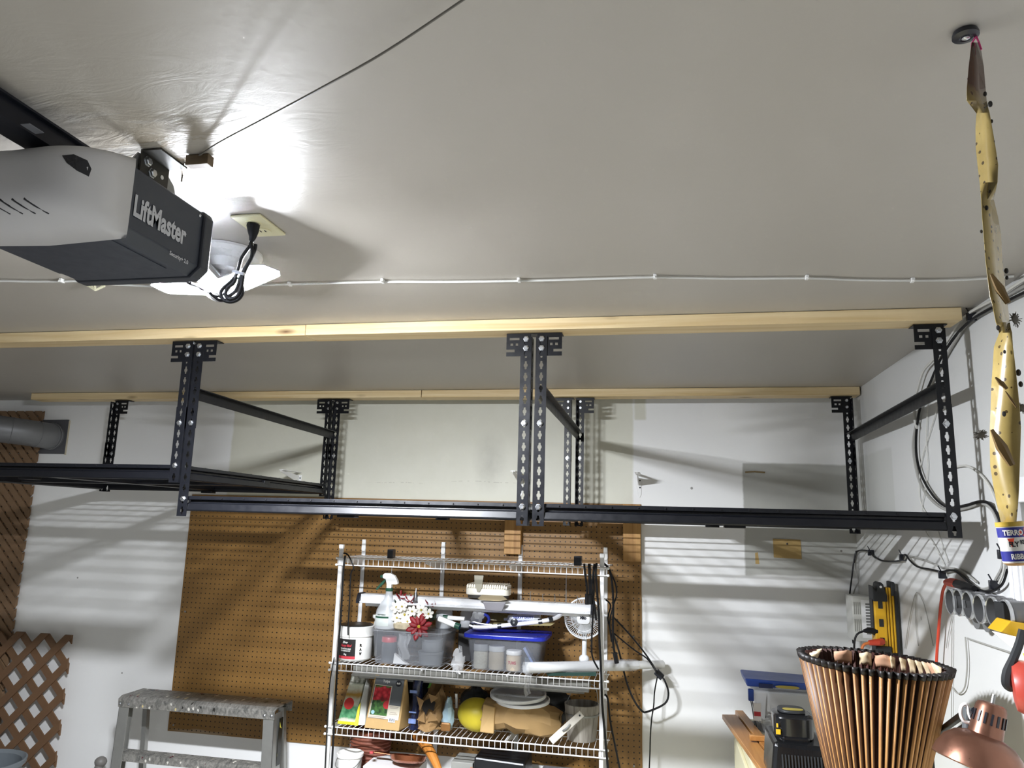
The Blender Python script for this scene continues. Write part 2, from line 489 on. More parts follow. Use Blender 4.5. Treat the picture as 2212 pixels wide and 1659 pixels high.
def rack_post(root, xe, y, inner, zb, back):
    """angle post; xe outer edge, inner +1/-1 towards the rack's middle; back: flange towards -y"""
    cell = .037; ztop = CEIL - .052
    fd = -1 if back else 1
    lo = ztop - 8 * cell
    def angle(o_off, z0, n, name):
        m = MB()
        slotted(m, (xe, y - o_off, z0), (inner, 0, 0), (0, 0, 1), PW, cell, n)
        slotted(m, (xe, y - o_off, z0), (0, fd, 0), (0, 0, 1), PW, cell, n)
        return m.build(name, BLACK, root, smooth=0, solid=.0022)
    p = angle(0, lo, 8, 'post')
    n2 = int(round((lo + 2 * cell - zb) / cell))
    e = angle(.0026, lo + 2 * cell - n2 * cell, n2, 'post_extension')
    zbt = lo + 2 * cell - n2 * cell
    # ceiling bracket: slotted plate with a top flange under the lumber
    bx = lambda a: xe + inner * a
    def hole(a0, a1, z0, z1): return (min(bx(a0), bx(a1)), max(bx(a0), bx(a1)), z0, z1)
    bz = ztop - .062; bt = CEIL - .041
    m = MB()
    plate_with(m, min(bx(.002), bx(.082)), max(bx(.002), bx(.082)), bz, bt, y + fd * .0024, [hole(.040, .072, bz + .052, bz + .060), hole(.044, .052, bz + .034, bz + .042), hole(.060, .069, bz + .034, bz + .042), hole(.055, .082, bz + .013, bz + .022)])
    x0, x1 = min(bx(-.008), bx(.082)), max(bx(-.008), bx(.082))
    m.add([(x0, y + .002, bt), (x1, y + .002, bt), (x1, y + .045, bt), (x0, y + .045, bt)], [(0, 1, 2, 3)])
    br = m.build('ceiling_bracket', BLACK, root, smooth=0, solid=.0025)
    for a in (.018, .062):
        bolt_mb((bx(a), y + .023, bt - .0012), (0, 0, -1)).build('bolt', ZINC, br)
    yf = y - .0012
    if not back or True:
        for zz in (bt - .018, bt - .048): bolt_mb((bx(PW / 2), yf, zz), (0, -1, 0)).build('bolt', ZINC, p)
        for zz in (lo + .018, zbt + cell * 1.55): bolt_mb((bx(PW / 2), yf - .0028, zz), (0, -1, 0)).build('bolt', ZINC, e)
        bolt_mb((bx(-.0012), y + fd * PW / 2, zbt + cell * 1.5), (-inner, 0, 0)).build('bolt', ZINC, e)
    return zbt
BEAM = [(0, .050), (-.006, .050), (-.007, .038), (.005, .035), (.005, .028), (-.008, .024), (-.013, .004), (-.010, 0), (.004, 0), (.010, .006), (.010, .050)]
def beam(root, name, p, q, face):
    """folded channel beam from p to q (bottom line), face = outward horizontal direction"""
    p = Vector(p); q = Vector(q); f = Vector(face)
    prof = [(-a, b) for a, b in BEAM]
    n = len(prof)
    vs = [p + f * a + Vector((0, 0, b)) for a, b in prof] + [q + f * a + Vector((0, 0, b)) for a, b in prof]
    fs = [tuple(range(n - 1, -1, -1)), tuple(range(n, 2 * n))] + [(i, (i + 1) % n, n + (i + 1) % n, n + i) for i in range(n)]
    return MB().add(vs, fs).build(name, BLACK, root, smooth=0, bevel=.0012)
def rack(label, fx0, fx1, bx0, bx1, zb, zbrace, braces):
    yf, yb = -1.46, -.213
    root = thing('overhead_rack', label, 'rack', ((fx0 + fx1) / 2, (yf + yb) / 2, zb), 'black steel racks hung from the ceiling boards')
    z = rack_post(root, fx0, yf, 1, zb, False); rack_post(root, fx1, yf, -1, zb, False)
    rack_post(root, bx0, yb, 1, zb, True); rack_post(root, bx1, yb, -1, zb, True)
    z0 = zb + .014
    beam(root, 'front_beam', (fx0 + PW, yf + .010, z0), (fx1 - PW, yf + .010, z0), (0, -1, 0))
    beam(root, 'rear_beam', (bx1 - PW, yb - .010, z0), (bx0 + PW, yb - .010, z0), (0, 1, 0))
    beam(root, 'side_beam', (bx0 + .008, yb - PW, z0), (fx0 + .008, yf + PW, z0), (-1, 0, 0))
    beam(root, 'side_beam', (fx1 - .008, yf + PW, z0), (bx1 - .008, yb - PW, z0), (1, 0, 0))
    for t in (0.5,):
        a = fx0 + (fx1 - fx0) * t; b = bx0 + (bx1 - bx0) * t
        MB().bar((a, yf + .02, z0 + .02), (b, yb - .02, z0 + .02), .05, .028).build('cross_bar', BLACK, root, smooth=0, bevel=.002)
        for (cx, cy) in ((b, yb - .03), (a, yf + .03)):
            MB().box((cx - .03, cy - .02, z0 - .008), (cx + .03, cy + .02, z0 + .005)).build('bar_clip', BLACK, root, smooth=0, bevel=.002)
    ym = (yf + yb) / 2
    MB().bar((fx0 + .02, ym, z0 + .02), (fx1 - .02, ym, z0 + .02), .045, .025).build('cross_bar', BLACK, root, smooth=0, bevel=.002)
    # sway braces, front post to rear post, near the top
    for (a, b, s) in [((fx0, bx0, 1), (fx1, bx1, -1))[k] for k in braces]:
        m = MB()
        m.bar((a + s * .006, yf + .004, zbrace), (b + s * .006, yb - .004, zbrace), .003, .036)
        m.bar((a + s * .018, yf + .004, zbrace + .0165), (b + s * .018, yb - .004, zbrace + .0165), .024, .003)
        m.build('side_brace', BLACK, root, smooth=0)
    # welded wire deck
    m = MB(); zd = z0 + .044
    nx, ny = 15, 15
    for i in range(1, nx):
        t = i / nx; m.tube([(fx0 + (fx1 - fx0) * t, yf, zd), (bx0 + (bx1 - bx0) * t, yb, zd)], .0024, 5)
    for j in range(1, ny):
        t = j / ny; xa = fx0 + (bx0 - fx0) * t; xb = fx1 + (bx1 - fx1) * t; y = yf + (yb - yf) * t
        m.tube([(xa + .005, y, zd + .005), (xb - .005, y, zd + .005)], .0024, 5)
    stuff(m.build('wire_deck', BLACKW, root))
    return root
rack('black steel ceiling rack nearest the right wall, with a wire deck', 2.148, 3.336, 2.142, 3.370, 1.812, 2.225, (0, 1))
rack('black steel ceiling rack in the middle, hung over the pegboard', .940, 2.133, .897, 2.118, 1.812, 2.225, (0,))
rack('leftmost black steel ceiling rack, hung higher than the other two', -.300, .931, -.383, .886, 1.915, 2.250, ())


# ------------------------------------------------------------------ the lit lamp, lampholder, opener, outlet
WHITE = mat('white_plastic', '#e6e6e4', .35, var=.03)
LX, LY = 1.487, -2.16
tag(MB().lathe([(.088, 0), (.088, -.006), (.080, -.016), (.052, -.024), (.046, -.046), (.040, -.048)], (LX, LY, CEIL - .001), (0, 0, 1), 40).build('ceiling_lampholder', mat('porcelain', '#e2e1dd', .25, var=.03)), 'round white porcelain lampholder on the ceiling behind the opener', 'lampholder')
lamp = thing('garage_lamp', 'lit three-panel LED garage lamp screwed into the ceiling lampholder', 'lamp', (LX, LY, CEIL - .13))
MB().lathe([(.014, 0), (.014, -.012), (.024, -.016), (.028, -.034), (.034, -.05), (.034, -.07), (.02, -.078)], (LX, LY, CEIL - .045), (0, 0, 1), 20).build('lamp_hub', mat('lamp_housing', '#d8d9da', .3, .3), lamp)
HUB = Vector((LX, LY, CEIL - .098))
LED = emit('led_panel', '#f4f8ff', LAMP_STRENGTH)
LED2 = emit('dim_led_panel', '#f4f8ff', LAMP_STRENGTH * .20)
HSINK = mat('heat_sink', '#c5c8cc', .35, .9)
for d in ((.130, -.050, .022), (-.138, -.01, .006), (-.044, -.080, .062)):
    d = Vector(d); L = d.length; a = d.normalized()
    side = a.cross(Vector((0, 0, 1))).normalized(); up = side.cross(a)
    p0 = HUB + a * .03
    def leaf(w0, w1, l0, l1, t0, t1):
        m = MB(); outline = [(l0, -w0), (l0 + .012, -w1), (l1 - .02, -w1), (l1, -w0 * .8), (l1, w0 * .8), (l1 - .02, w1), (l0 + .012, w1), (l0, w0)]
        return m.prism(outline, p0 + up * t0, a, side, up * (t1 - t0))
    # domed diffuser: bevelled towards the floor, closed by the back plate above
    def ring(w, l0, l1, t): return [p0 + a * x + side * y + up * t for x, y in ((l0, -w), (l1 - .012, -w), (l1, -w * .55), (l1, w * .55), (l1 - .012, w), (l0, w))]
    r0 = ring(.036, .0, L, 0.0); r1 = ring(.020, .014, L - .016, -.007)
    pn = MB().add(r0 + r1, [tuple(range(5, -1, -1)), tuple(range(6, 12))] + [(i, (i + 1) % 6, 6 + (i + 1) % 6, 6 + i) for i in range(6)]).build('lamp_panel', LED2 if d.z > .06 * .12 and d.y < -.06 else LED, lamp, smooth=0)
    leaf(.030, .043, -.004, L + .006, .0006, .0036).build('back_plate', HSINK, pn, smooth=0)
    if d.z > .02 * .145 and d.x < 0 and d.y < -.05:
        rm = MB(); c2 = [p0 + a * x + side * y for x, y in ((-.004, -.04), (L - .02, -.043), (L + .006, -.024), (L + .006, .024), (L - .02, .043), (-.004, .04))]
        for i in range(6):
            u0, u1 = c2[i], c2[(i + 1) % 6]; rm.bar(u0 - up * .004, u1 - up * .004, .002, .010, up=tuple(up))
        rm.build('rim', HSINK, pn, smooth=0)  # added on this panel only, to block its light towards the ceiling
    m = MB()
    for q in range(5):
        o = side * (-.02 + .01 * q)
        m.bar(p0 + a * .015 + up * .006 + o, p0 + a * (L - .02) + up * .006 + o, .003, .009, up=tuple(up))
    m.build('heat_sink', HSINK, pn)

# garage door opener
OPD = mat('opener_dark', '#353a44', .42, .1, var=.05, scale=30)
OPW = mat('opener_cover', '#c4c4c6', .5, var=.03)
ox0, ox1, oy0, oy1, oz0, oz1 = 1.366, 1.650, -2.71, -2.492, 2.272, 2.404
op = thing('garage_door_opener', 'grey and white garage door opener hanging at the upper left', 'door opener', ((ox0 + ox1) / 2, (oy0 + oy1) / 2, oz0))
m = MB()
c = .020
prof = [(ox0 + c, oz0), (ox1 - c, oz0), (ox1, oz0 + c), (ox1, oz1 - .004), (ox1 - .004, oz1), (ox0 + .004, oz1), (ox0, oz1 - .004), (ox0, oz0 + c)]
m.prism(prof, (0, oy0, 0), (1, 0, 0), (0, 0, 1), (0, oy1 - oy0, 0))
body = m.build('chassis', OPD, op, smooth=0, bevel=.002)
m = MB()
prof2 = [(ox0 + c - .004, oz0 - .003), (ox1 - c + .006, oz0 - .003), (ox1 + .007, oz0 + c - .003), (ox1 + .007, oz1 - .01), (ox1, oz1 + .002), (ox0, oz1 + .002), (ox0 - .007, oz1 - .01), (ox0 - .007, oz0 + c - .003)]
m.prism(prof2, (0, oy1 - .001, 0), (1, 0, 0), (0, 0, 1), (0, .028, 0))
m.build('end_cap', mat('opener_end_cap', '#2b2f38', .4), op, smooth=0, bevel=.004)
# white light cover bulging towards the garage door
def cover(u, v):
    a, b = 2 * u - 1, 2 * v - 1
    k = (max(0, 1 - abs(a) ** 5)) ** .5 * (max(0, 1 - abs(b) ** 4)) ** .5
    sx = (ox0 + ox1) / 2 + a * ((ox1 - ox0) / 2 + .006)
    sz = 2.340 + b * .070 - .006 * (1 - abs(a))
    return (sx, oy0 + .012 - .115 * k, sz)
cv = MB().grid(33, 25, cover).build('light_cover', OPW, op, smooth=60, solid=.004)
def on_cover(x, z, lift=.0015):
    a = (x - (ox0 + ox1) / 2) / ((ox1 - ox0) / 2 + .006); b = (z + .006 * (1 - abs(a)) - 2.340) / .070
    k = (max(0, 1 - abs(a) ** 5)) ** .5 * (max(0, 1 - abs(b) ** 4)) ** .5
    return Vector((x, oy0 + .012 - .115 * k - lift, z))
DARK = mat('dark_plastic', '#1d1f26', .3)
# slots low on the cover and the dark tear-shaped window
for i in range(8):
    x = 1.408 + i * .0215
    MB().tube([on_cover(x, 2.296), on_cover(x + .012, 2.288), on_cover(x + .026, 2.280)], .0022, 5).build('vent_slot', DARK, cv)
tp = [(1.612, 2.366), (1.624, 2.372), (1.637, 2.368), (1.641, 2.356), (1.640, 2.342), (1.630, 2.346), (1.619, 2.355)]
w = MB(); w.add([on_cover(1.628, 2.358, .002)] + [on_cover(x, z, .002) for x, z in tp], [(0, i + 1, (i + 1) % 7 + 1) for i in range(7)])
w.build('sensor_window', DARK, cv, smooth=0, solid=.003)
LOGO = mat('logo_silver', '#b9bcc2', .4, .2)
a = Vector((1.6507,-2.6835,2.3183)); b = Vector((1.6507,-2.5395,2.3224))
w = (b - a).length
MB().text('LiftMaster', .052, (1.6507, a.y, 2.318), (0, 1, 0), (0, 0, 1), .0006, .0018, 0, width=w).build('logo_lettering', LOGO, body, smooth=0)
a = Vector((1.6507,-2.579,2.2883))
MB().text('Security+ 2.0', .011, (1.6507, a.y, a.z - .004), (0, 1, 0), (0, 0, 1), .0006, .0003, width=.055).build('small_lettering', LOGO, body, smooth=0)
# top angle, ceiling hanger, screws
STEEL = mat('galvanised', '#8e908f', .42, .7, scale=30)
m = MB(); m.prism([(-2.69, oz1), (-2.545, oz1), (-2.56, 2.43), (-2.585, 2.445), (-2.66, 2.446)], (1.625, 0, 0), (0, 1, 0), (0, 0, 1), (.003, 0, 0))
m.box((1.59, -2.69, oz1), (1.628, -2.545, oz1 + .003))
tb = m.build('top_bracket', STEEL, op, smooth=0)
m = MB(); m.box((1.632, -2.66, 2.408), (1.635, -2.585, CEIL - .0005)).box((1.635, -2.66, CEIL - .004), (1.672, -2.585, CEIL - .0005))
hb = m.build('ceiling_hanger', mat('dark_angle_iron', '#3b3a36', .5, .5), op, smooth=0)
for yy, zz in ((-2.645, 2.435), (-2.63, 2.42)):
    bolt_mb((1.635, yy, zz), (1, 0, 0)).build('bolt', ZINC, hb)
MB().lathe([(.004, 0), (.004, .0012)], (1.635, -2.603, 2.425), (1, 0, 0), 12).build('bolt_hole', mat('pale_hole', '#d8d8d6', .6), hb)
for yy in (-2.70, -2.503):
    MB().lathe([(.0035, 0), (.0035, .0015), (.002, .0025)], (ox1, yy, oz1 - .012), (1, 0, 0), 8).build('screw', ZINC, body)
MB().box((ox0 + .02, oy0 + .02, oz0 - .0015), (ox1 - .03, oy1 - .05, oz0 + .001)).build('bottom_plate', OPD, op, smooth=0)
# rail
m = MB(); m.box((1.508, Y0 + .3, 2.402), (1.560, -2.70, 2.434)).box((1.500, Y0 + .3, 2.433), (1.568, -2.70, 2.437))
rl = m.build('rail', mat('rail_black', '#10131f', .35, .3), op, smooth=0)
a = (1.5755,-2.8288,2.402)
MB().box((a[0] - .008, a[1] - .014, 2.4008), (a[0] + .008, a[1] + .014, 2.4022)).build('rail_sticker', mat('sticker_grey', '#6d6f75', .5), rl)
MB().box((1.5005, -2.96, 2.37), (1.506, -2.93, 2.404)).box((1.503, -2.955, 2.36), (1.545, -2.935, 2.372)).build('trolley', STEEL, rl)
# wood stub the wire is tied to
o = MB().box((1.70, -2.63, CEIL - .02), (1.745, -2.612, CEIL - .001)).build('wood_stub', wood('old_wood', '#6b5a42', '#4a3d2c', 0), bevel=.001)
tag(o, 'small dark wood stub on the ceiling where the thin grey wire ends', 'wood block')

# duplex outlet with the opener's plug and bundled cord
IV = mat('ivory_plastic', '#d9d3ae', .35, var=.04)
out = thing('ceiling_outlet', 'ivory duplex outlet plate on the ceiling beside the lamp', 'outlet', (1.664, -2.315, CEIL - .008))
MB().box((1.629, -2.372, CEIL - .0065), (1.699, -2.258, CEIL - .0005)).build('cover_plate', IV, out, bevel=.002)
for yy in (-2.336, -2.294):
    rc = MB().lathe([(.0165, 0), (.0165, -.0022)], (1.664, yy, CEIL - .0063), (0, 0, 1), 20).build('receptacle', IV, out)
    MB().box((1.657, yy - .005, CEIL - .0095), (1.659, yy + .003, CEIL - .0083)).box((1.668, yy - .005, CEIL - .0095), (1.670, yy + .003, CEIL - .0083)).build('slot', DARK, rc)
CORD = mat('black_cord', '#0b0b0d', .5, var=.1, spec=.3)
yc = -2.336
cd = thing('opener_power_cord', 'black power cord folded in loops under the ceiling outlet', 'cord', (1.665,-2.336,2.426))
MB().tube([(1.664, yc, CEIL - .0115), (1.6636,-2.336,2.44), (1.665,-2.336,2.426), (1.6651,-2.336,2.4132), (1.6628,-2.336,2.4027)], .01, 10, radii=[.014, .0145, .012, .008, .005]).build('plug', CORD, cd)
m = MB()
for poly, rr in (([(1.6626,-2.336,2.4048),(1.6615,-2.336,2.3943),(1.6509,-2.336,2.3789),(1.6425,-2.336,2.3634),(1.6389,-2.336,2.3446),(1.6331,-2.336,2.326),(1.6214,-2.336,2.3118),(1.6072,-2.336,2.2998),(1.6019,-2.336,2.2875),(1.6112,-2.336,2.2726),(1.6293,-2.336,2.2679),(1.6461,-2.336,2.2746),(1.6533,-2.336,2.2898),(1.649,-2.336,2.3108),(1.6463,-2.336,2.3265)], .0042),
                 ([(1.6635,-2.34,2.3969),(1.6694,-2.34,2.3818),(1.6689,-2.34,2.365),(1.6618,-2.34,2.3486),(1.6549,-2.34,2.33),(1.6533,-2.34,2.3134),(1.6509,-2.34,2.2938),(1.6438,-2.34,2.2786),(1.628,-2.34,2.2729),(1.617,-2.34,2.2836),(1.6198,-2.34,2.298),(1.632,-2.34,2.308),(1.6381,-2.34,2.3224)], .0042),
                 ([(1.671,-2.332,2.3975),(1.67,-2.332,2.3848),(1.6622,-2.332,2.364),(1.651,-2.332,2.3434),(1.6429,-2.332,2.3259),(1.6401,-2.332,2.3103),(1.6341,-2.332,2.2938),(1.625,-2.332,2.2858),(1.6188,-2.332,2.2819)], .0042),
                 ([(1.6294,-2.33,2.3271),(1.621,-2.33,2.3117),(1.6137,-2.33,2.2973),(1.613,-2.33,2.2827),(1.6252,-2.33,2.2719)], .0042),
                 ([(1.6219,-2.33,2.272),(1.6106,-2.33,2.2744),(1.5962,-2.33,2.2749),(1.5818,-2.33,2.2837),(1.5647,-2.33,2.2969),(1.5437,-2.33,2.304),(1.5931,-2.43,2.279),(1.6082,-2.462,2.2747)], .0036),
                 ([(1.622,-2.33,2.2813),(1.6058,-2.33,2.2882),(1.5908,-2.33,2.2834),(1.5697,-2.33,2.2925),(1.595,-2.4,2.2817),(1.6063,-2.45,2.2739)], .003)):
    m.tube(poly, rr, 7, smooth=4)
m.build('cord_loops', CORD, cd)
MB().tube([(1.6312,-2.345,2.3334),(1.6414,-2.345,2.331),(1.6583,-2.345,2.3261)], .0035, 6).build('twist_tie', mat('pale_tie', '#c9cbd0', .4), cd)

# thin wire slung under the ceiling from the stub
m = MB(); pts = [Vector((1.6917,-2.606,2.45)), Vector((1.79,-2.6713,2.444)), Vector((1.9143,-2.7501,2.43)), Vector((2.0574,-2.8347,2.42)), Vector((2.1778,-2.8952,2.424)), Vector((2.3005,-2.956,2.44)), Vector((2.3833,-3.004,2.446))]
m.tube(pts, .0017, 6, smooth=5)
tag(m.build('slung_wire', mat('grey_wire', '#6f6c65', .5)), 'thin grey wire slung under the ceiling from the opener bracket', 'wire')
m = MB(); m.tube([(1.6822,-2.6057,2.449), (1.645,-2.56,2.4559), (1.6443,-2.56,2.4371)], .0015, 6, smooth=4)
tag(m.build('bell_wire', mat('grey_wire', '#6f6c65', .5)), 'short grey wire dropping from the wood stub to the opener', 'wire')

# white cable with clips along the ceiling
WC = mat('white_cable', '#cfcfcb', .45, var=.04)
pl = [(-0.7168,-2.1255,2.446),(0.1153,-2.0819,2.446),(0.6275,-2.0492,2.446),(0.7144,-2.0435,2.446),(0.7932,-2.0304,2.446),(0.8888,-2.0195,2.446),(0.9499,-2.0126,2.446),(1.0193,-1.98,2.446),(1.1786,-1.937,2.446),(1.3163,-1.9258,2.446),(1.4431,-1.924,2.446),(1.5392,-1.9214,2.446),(1.7996,-1.912,2.446),(1.9678,-1.8929,2.446),(2.1682,-1.8779,2.446),(2.3502,-1.8725,2.446),(2.5219,-1.8677,2.446),(2.7138,-1.8345,2.446),(2.8996,-1.8169,2.446),(3.035,-1.7867,2.446),(3.1606,-1.7686,2.446),(3.2583,-1.7612,2.446),(3.3405,-1.7662,2.446),(3.3887,-1.7749,2.446)]
tag(MB().tube(pl, .0032, 6, smooth=3).build('ceiling_cable', WC), 'white cable stapled across the ceiling from left to right', 'cable')
clipn = 0
for (x, y, z), txt in zip([(0.8982,-2.023,2.4445),(1.5344,-1.9225,2.4445),(1.8026,-1.9163,2.4445),(2.1691,-1.8824,2.4445),(2.522,-1.8721,2.4445),(2.8987,-1.8215,2.4445),(3.1603,-1.7695,2.4445)], ('just left of the opener', 'just right of the lamp', 'second to the right of the lamp', 'third to the right of the lamp', 'above the right rack, nearest the middle', 'second from the fly ribbon', 'nearest the fly ribbon')):
    m = MB(); m.box((x - .004, y - .009, CEIL - .011), (x + .004, y + .007, CEIL - .0005)).tube([(x, y - .009, CEIL - .008), (x, y - .014, CEIL - .012)], .0022, 6)
    tag(m.build('cable_clip', WHITE, bevel=.001), 'white plastic clip on the ceiling cable, ' + txt, 'cable clip', 'clips holding the ceiling cable')
m = MB()
c0 = Vector((0.9887,-2,2.4231))
for q in [(0.9336,-2,2.4521),(0.956,-2,2.4526),(1.0243,-2,2.442),(1.0166,-2,2.4342),(0.9794,-2,2.4558)]: m.tube([c0, q], .003, 6)
tag(m.build('plastic_tie', mat('cream_plastic', '#d8d4b8', .4)), 'cream plastic tie bunched on the ceiling cable under the opener', 'cable tie')


# ------------------------------------------------------------------ pegboard, wood blocks, brackets, patches on the back wall
def peg_mat():
    t = NT('pegboard')
    x, y, z = t.xyz()
    fx = t.m('ABSOLUTE', t.m('SUBTRACT', t.m('FRACT', t.m('ADD', t.m('DIVIDE', x, .0254), .5)), .5))
    fz = t.m('ABSOLUTE', t.m('SUBTRACT', t.m('FRACT', t.m('ADD', t.m('DIVIDE', z, .0254), .5)), .5))
    # holes sit half a pitch from the edges
    fx = t.m('SUBTRACT', .5, fx); fz = t.m('SUBTRACT', .5, fz)
    d = t.m('SQRT', t.m('ADD', t.m('MULTIPLY', fx, fx), t.m('MULTIPLY', fz, fz)))
    hole = t.m('LESS_THAN', d, .125)
    n = t.noise(3, 5, .6); f = t.noise(140, 3, .6)
    c = t.ramp(t.m('ADD', t.m('MULTIPLY', n, .7), t.m('MULTIPLY', f, .3)), [(.3, '#775626'), (.7, '#8d6936')])
    # worn, dusty strip on the lower left edge
    dz = t.m('ADD', z, t.m('MULTIPLY', t.noise(12), .03))
    wear = t.m('MULTIPLY', t.box(dz, -.02, .035, .01), t.box(x, -1.22, -.85, .1))
    c = t.mix(t.m('MULTIPLY', wear, .5), c, '#b0a18a')
    c = t.mix(hole, c, '#120c06')
    t.base(c); t.set(.5)
    t.bump(t.m('SUBTRACT', t.m('MULTIPLY', f, .15), hole), .5, .002)
    return t.mat
pb = thing('pegboard', 'large brown perforated pegboard panel screwed to the back wall', 'pegboard', (1.219, 0, .70))
MB().box((0, -.0065, .70), (2.438, -.001, 1.919)).build('panel', peg_mat(), pb, smooth=0)
for x in (.03, 2.40):
    for z in (.73, 1.3): MB().lathe([(.005, 0), (.005, .001), (.003, .0022)], (x, -.0065, z), (0, -1, 0), 8).build('screw', STEEL, pb)
FIR = wood('fir', '#b98f52', '#8d6230', 2, .9, True)
def block(label, x0, x1, z0, z1):
    tag(MB().box((x0, -.046, z0), (x1, -.007, z1)).build('wood_block', FIR, bevel=.002), label, 'wood block', 'short wood blocks screwed onto the pegboard')
block('short wood block on the pegboard above the middle of the wire shelving', 1.770, 1.853, 1.662, 1.86)
block('taller wood block at the top right corner of the pegboard', 2.352, 2.436, 1.648, 1.917)

def wall_bracket(label, x, z, side):
    """small white folding shelf bracket standing out of the wall"""
    g = thing('shelf_bracket', label, 'shelf bracket', (x, 0, z - .1), 'white shelf brackets left on the wall above the pegboard')
    MB().prism([(-.016, 0), (.016, 0), (.014, -.085), (.006, -.10), (-.002, -.085)], (x, -.004, z), (1, 0, 0), (0, 0, 1), (0, .003, 0)).build('wall_plate', WHITE, g, smooth=0, bevel=.001)
    MB().prism([(0, 0), (.20, .020), (.20, .008), (.012, -.035)], (x - .0015, -.004, z - .004), (0, -1, 0), (0, 0, 1), (.003, 0, 0)).build('arm', WHITE, g, smooth=0)
    MB().box((x - .012, -.20, z + .012), (x + .012, -.004, z + .016)).build('ledge', WHITE, g, smooth=0)
    for zz in (-.016, -.05):
        MB().lathe([(.004, 0), (.004, .001), (.002, .002)], (x + .008, -.0041, z + zz), (0, -1, 0), 8).build('screw', DARK, g)
wall_bracket('white shelf bracket on the wall left of the middle rear posts', .625, 2.035, 1)
wall_bracket('white shelf bracket on the wall partly hidden by the middle front posts', 1.835, 2.045, 1)
wall_bracket('white shelf bracket above the top right corner of the pegboard', 2.425, 2.050, 1)
TAN = mat('tan_card', '#a58a55', .7, var=.08, scale=20)
g = thing('wall_card', 'tan rectangle of card nailed to the grey wall patch under the right rack', 'card', (3.108, 0, 1.688))
MB().prism([(-.061, 0), (.062, -.004), (.060, .084), (-.062, .086)], (3.108, -.0035, 1.688), (1, 0, 0), (0, 0, 1), (0, .003, 0)).build('card', TAN, g, smooth=0)
MB().lathe([(.0045, 0), (.0045, .002), (.002, .003)], (3.108, -.0035, 1.752), (0, -1, 0), 8).build('nail', DARK, g)
tag(MB().prism([(-.008, 0), (.010, 0), (.004, .055), (-.008, .05)], (2.972, -.0012, 1.655), (1, 0, 0), (0, 0, 1), (0, .001, 0)).build('tape_scrap', TAN, smooth=0), 'small tan scrap of tape on the wall left of the tan card', 'tape')
tag(MB().tube([(2.93, -.004, 2.082), (2.955, -.005, 2.084), (2.975, -.004, 2.085), (3.005, -.005, 2.083), (3.02, -.004, 2.082)], .004, 6).build('rusty_strip', mat('rust', '#7d6a48', .8, var=.3)), 'short rusty strip fixed to the grey wall patch behind the right rack', 'metal strip')

# ------------------------------------------------------------------ vent duct and lattice panels
DUCT = mat('duct_grey', '#77787a', .5, .45, var=.06, scale=6)
v = thing('vent_duct', 'grey round vent duct entering a square wall plate at the left', 'duct', (-.95, 0, 2.13))
MB().box((-1.075, -.006, 2.135), (-.850, -.0005, 2.335)).build('wall_plate', mat('duct_plate', '#5d5e62', .5, .4), v, smooth=0, bevel=.001)
MB().box((-.853, -.004, 2.13), (-.842, -.0005, 2.33)).build('edge_strip', mat('bare_card', '#c2b9a2', .7), v, smooth=0)
ax = [Vector((-.945, -.006, 2.236)), Vector((-.955, -.06, 2.237)), Vector((-1.00, -.16, 2.243)), Vector((-1.10, -.27, 2.252)), Vector((-1.25, -.36, 2.26)), Vector((-1.45, -.40, 2.265)), Vector((-1.75, -.40, 2.268))]
m = MB(); m.tube(ax, .074, 28, smooth=5); m.build('duct', DUCT, v)
cp, _ = catmull(ax, 5)
for i in (2, 7, 12, 17, 22):
    d = (cp[i + 1] - cp[i]).normalized(); x, y, _ = basis(d)
    MB().tube([cp[i] + (x * math.cos(2 * PI * k / 28) + y * math.sin(2 * PI * k / 28)) * .0745 for k in range(28)], .0022, 5, closed=True).build('seam_ring', DUCT, v)
MB().lathe([(.079, 0), (.079, .012), (.075, .014)], (-.945, -.006, 2.236), (0, -1, 0), 28, cap0=False, cap1=False).build('collar', DUCT, v)

def clip(poly, x0, x1, z0, z1):
    def cut(ps, ins, inter):
        out = []
        for i, p in enumerate(ps):
            q = ps[i - 1]
            if ins(p):
                if not ins(q): out.append(inter(q, p))
                out.append(p)
            elif ins(q): out.append(inter(q, p))
        return out
    def mk(ax, val):
        def f(q, p):
            t = (val - q[ax]) / (p[ax] - q[ax]); return (q[0] + (p[0] - q[0]) * t, q[1] + (p[1] - q[1]) * t)
        return f
    for ax, val, sg in ((0, x0, 1), (0, x1, -1), (1, z0, 1), (1, z1, -1)):
        if not poly: return poly
        poly = cut(poly, lambda p: (p[ax] - val) * sg >= 0, mk(ax, val))
    return poly
def lattice(root, x0, x1, z0, z1, y, pitch, width, thick, m, ang0=45, jit=.0):
    rnd = random.Random(int(pitch * 1e4))
    for layer, ang in ((0, ang0), (1, -ang0)):
        a = math.radians(ang); d = (math.cos(a), math.sin(a)); nn = (-d[1], d[0])
        cs = [(x - 0) * nn[0] + z * nn[1] for x in (x0, x1) for z in (z0, z1)]
        k = math.floor(min(cs) / pitch)
        while k * pitch < max(cs):
            c = k * pitch + pitch * .37; k += 1
            o = (nn[0] * c, nn[1] * c); L = 6; w = width / 2 * (1 + rnd.uniform(-.04, .04))
            poly = [(o[0] + d[0] * s * L + nn[0] * t * w, o[1] + d[1] * s * L + nn[1] * t * w) for s, t in ((-1, -1), (1, -1), (1, 1), (-1, 1))]
            poly = clip(poly, x0, x1, z0, z1)
            if len(poly) < 3: continue
            ar = abs(sum(poly[i - 1][0] * p[1] - p[0] * poly[i - 1][1] for i, p in enumerate(poly))) / 2
            if ar < .0004: continue
            yy = y - layer * thick + rnd.uniform(-.001, .001)
            MB().prism(poly, (0, yy, 0), (1, 0, 0), (0, 0, 1), (0, -thick, 0)).build('lattice_slat', m, root, smooth=0)
LAT1 = mat('lattice_brown', '#7a6046', .75, var=.25, scale=9, bump=.2)
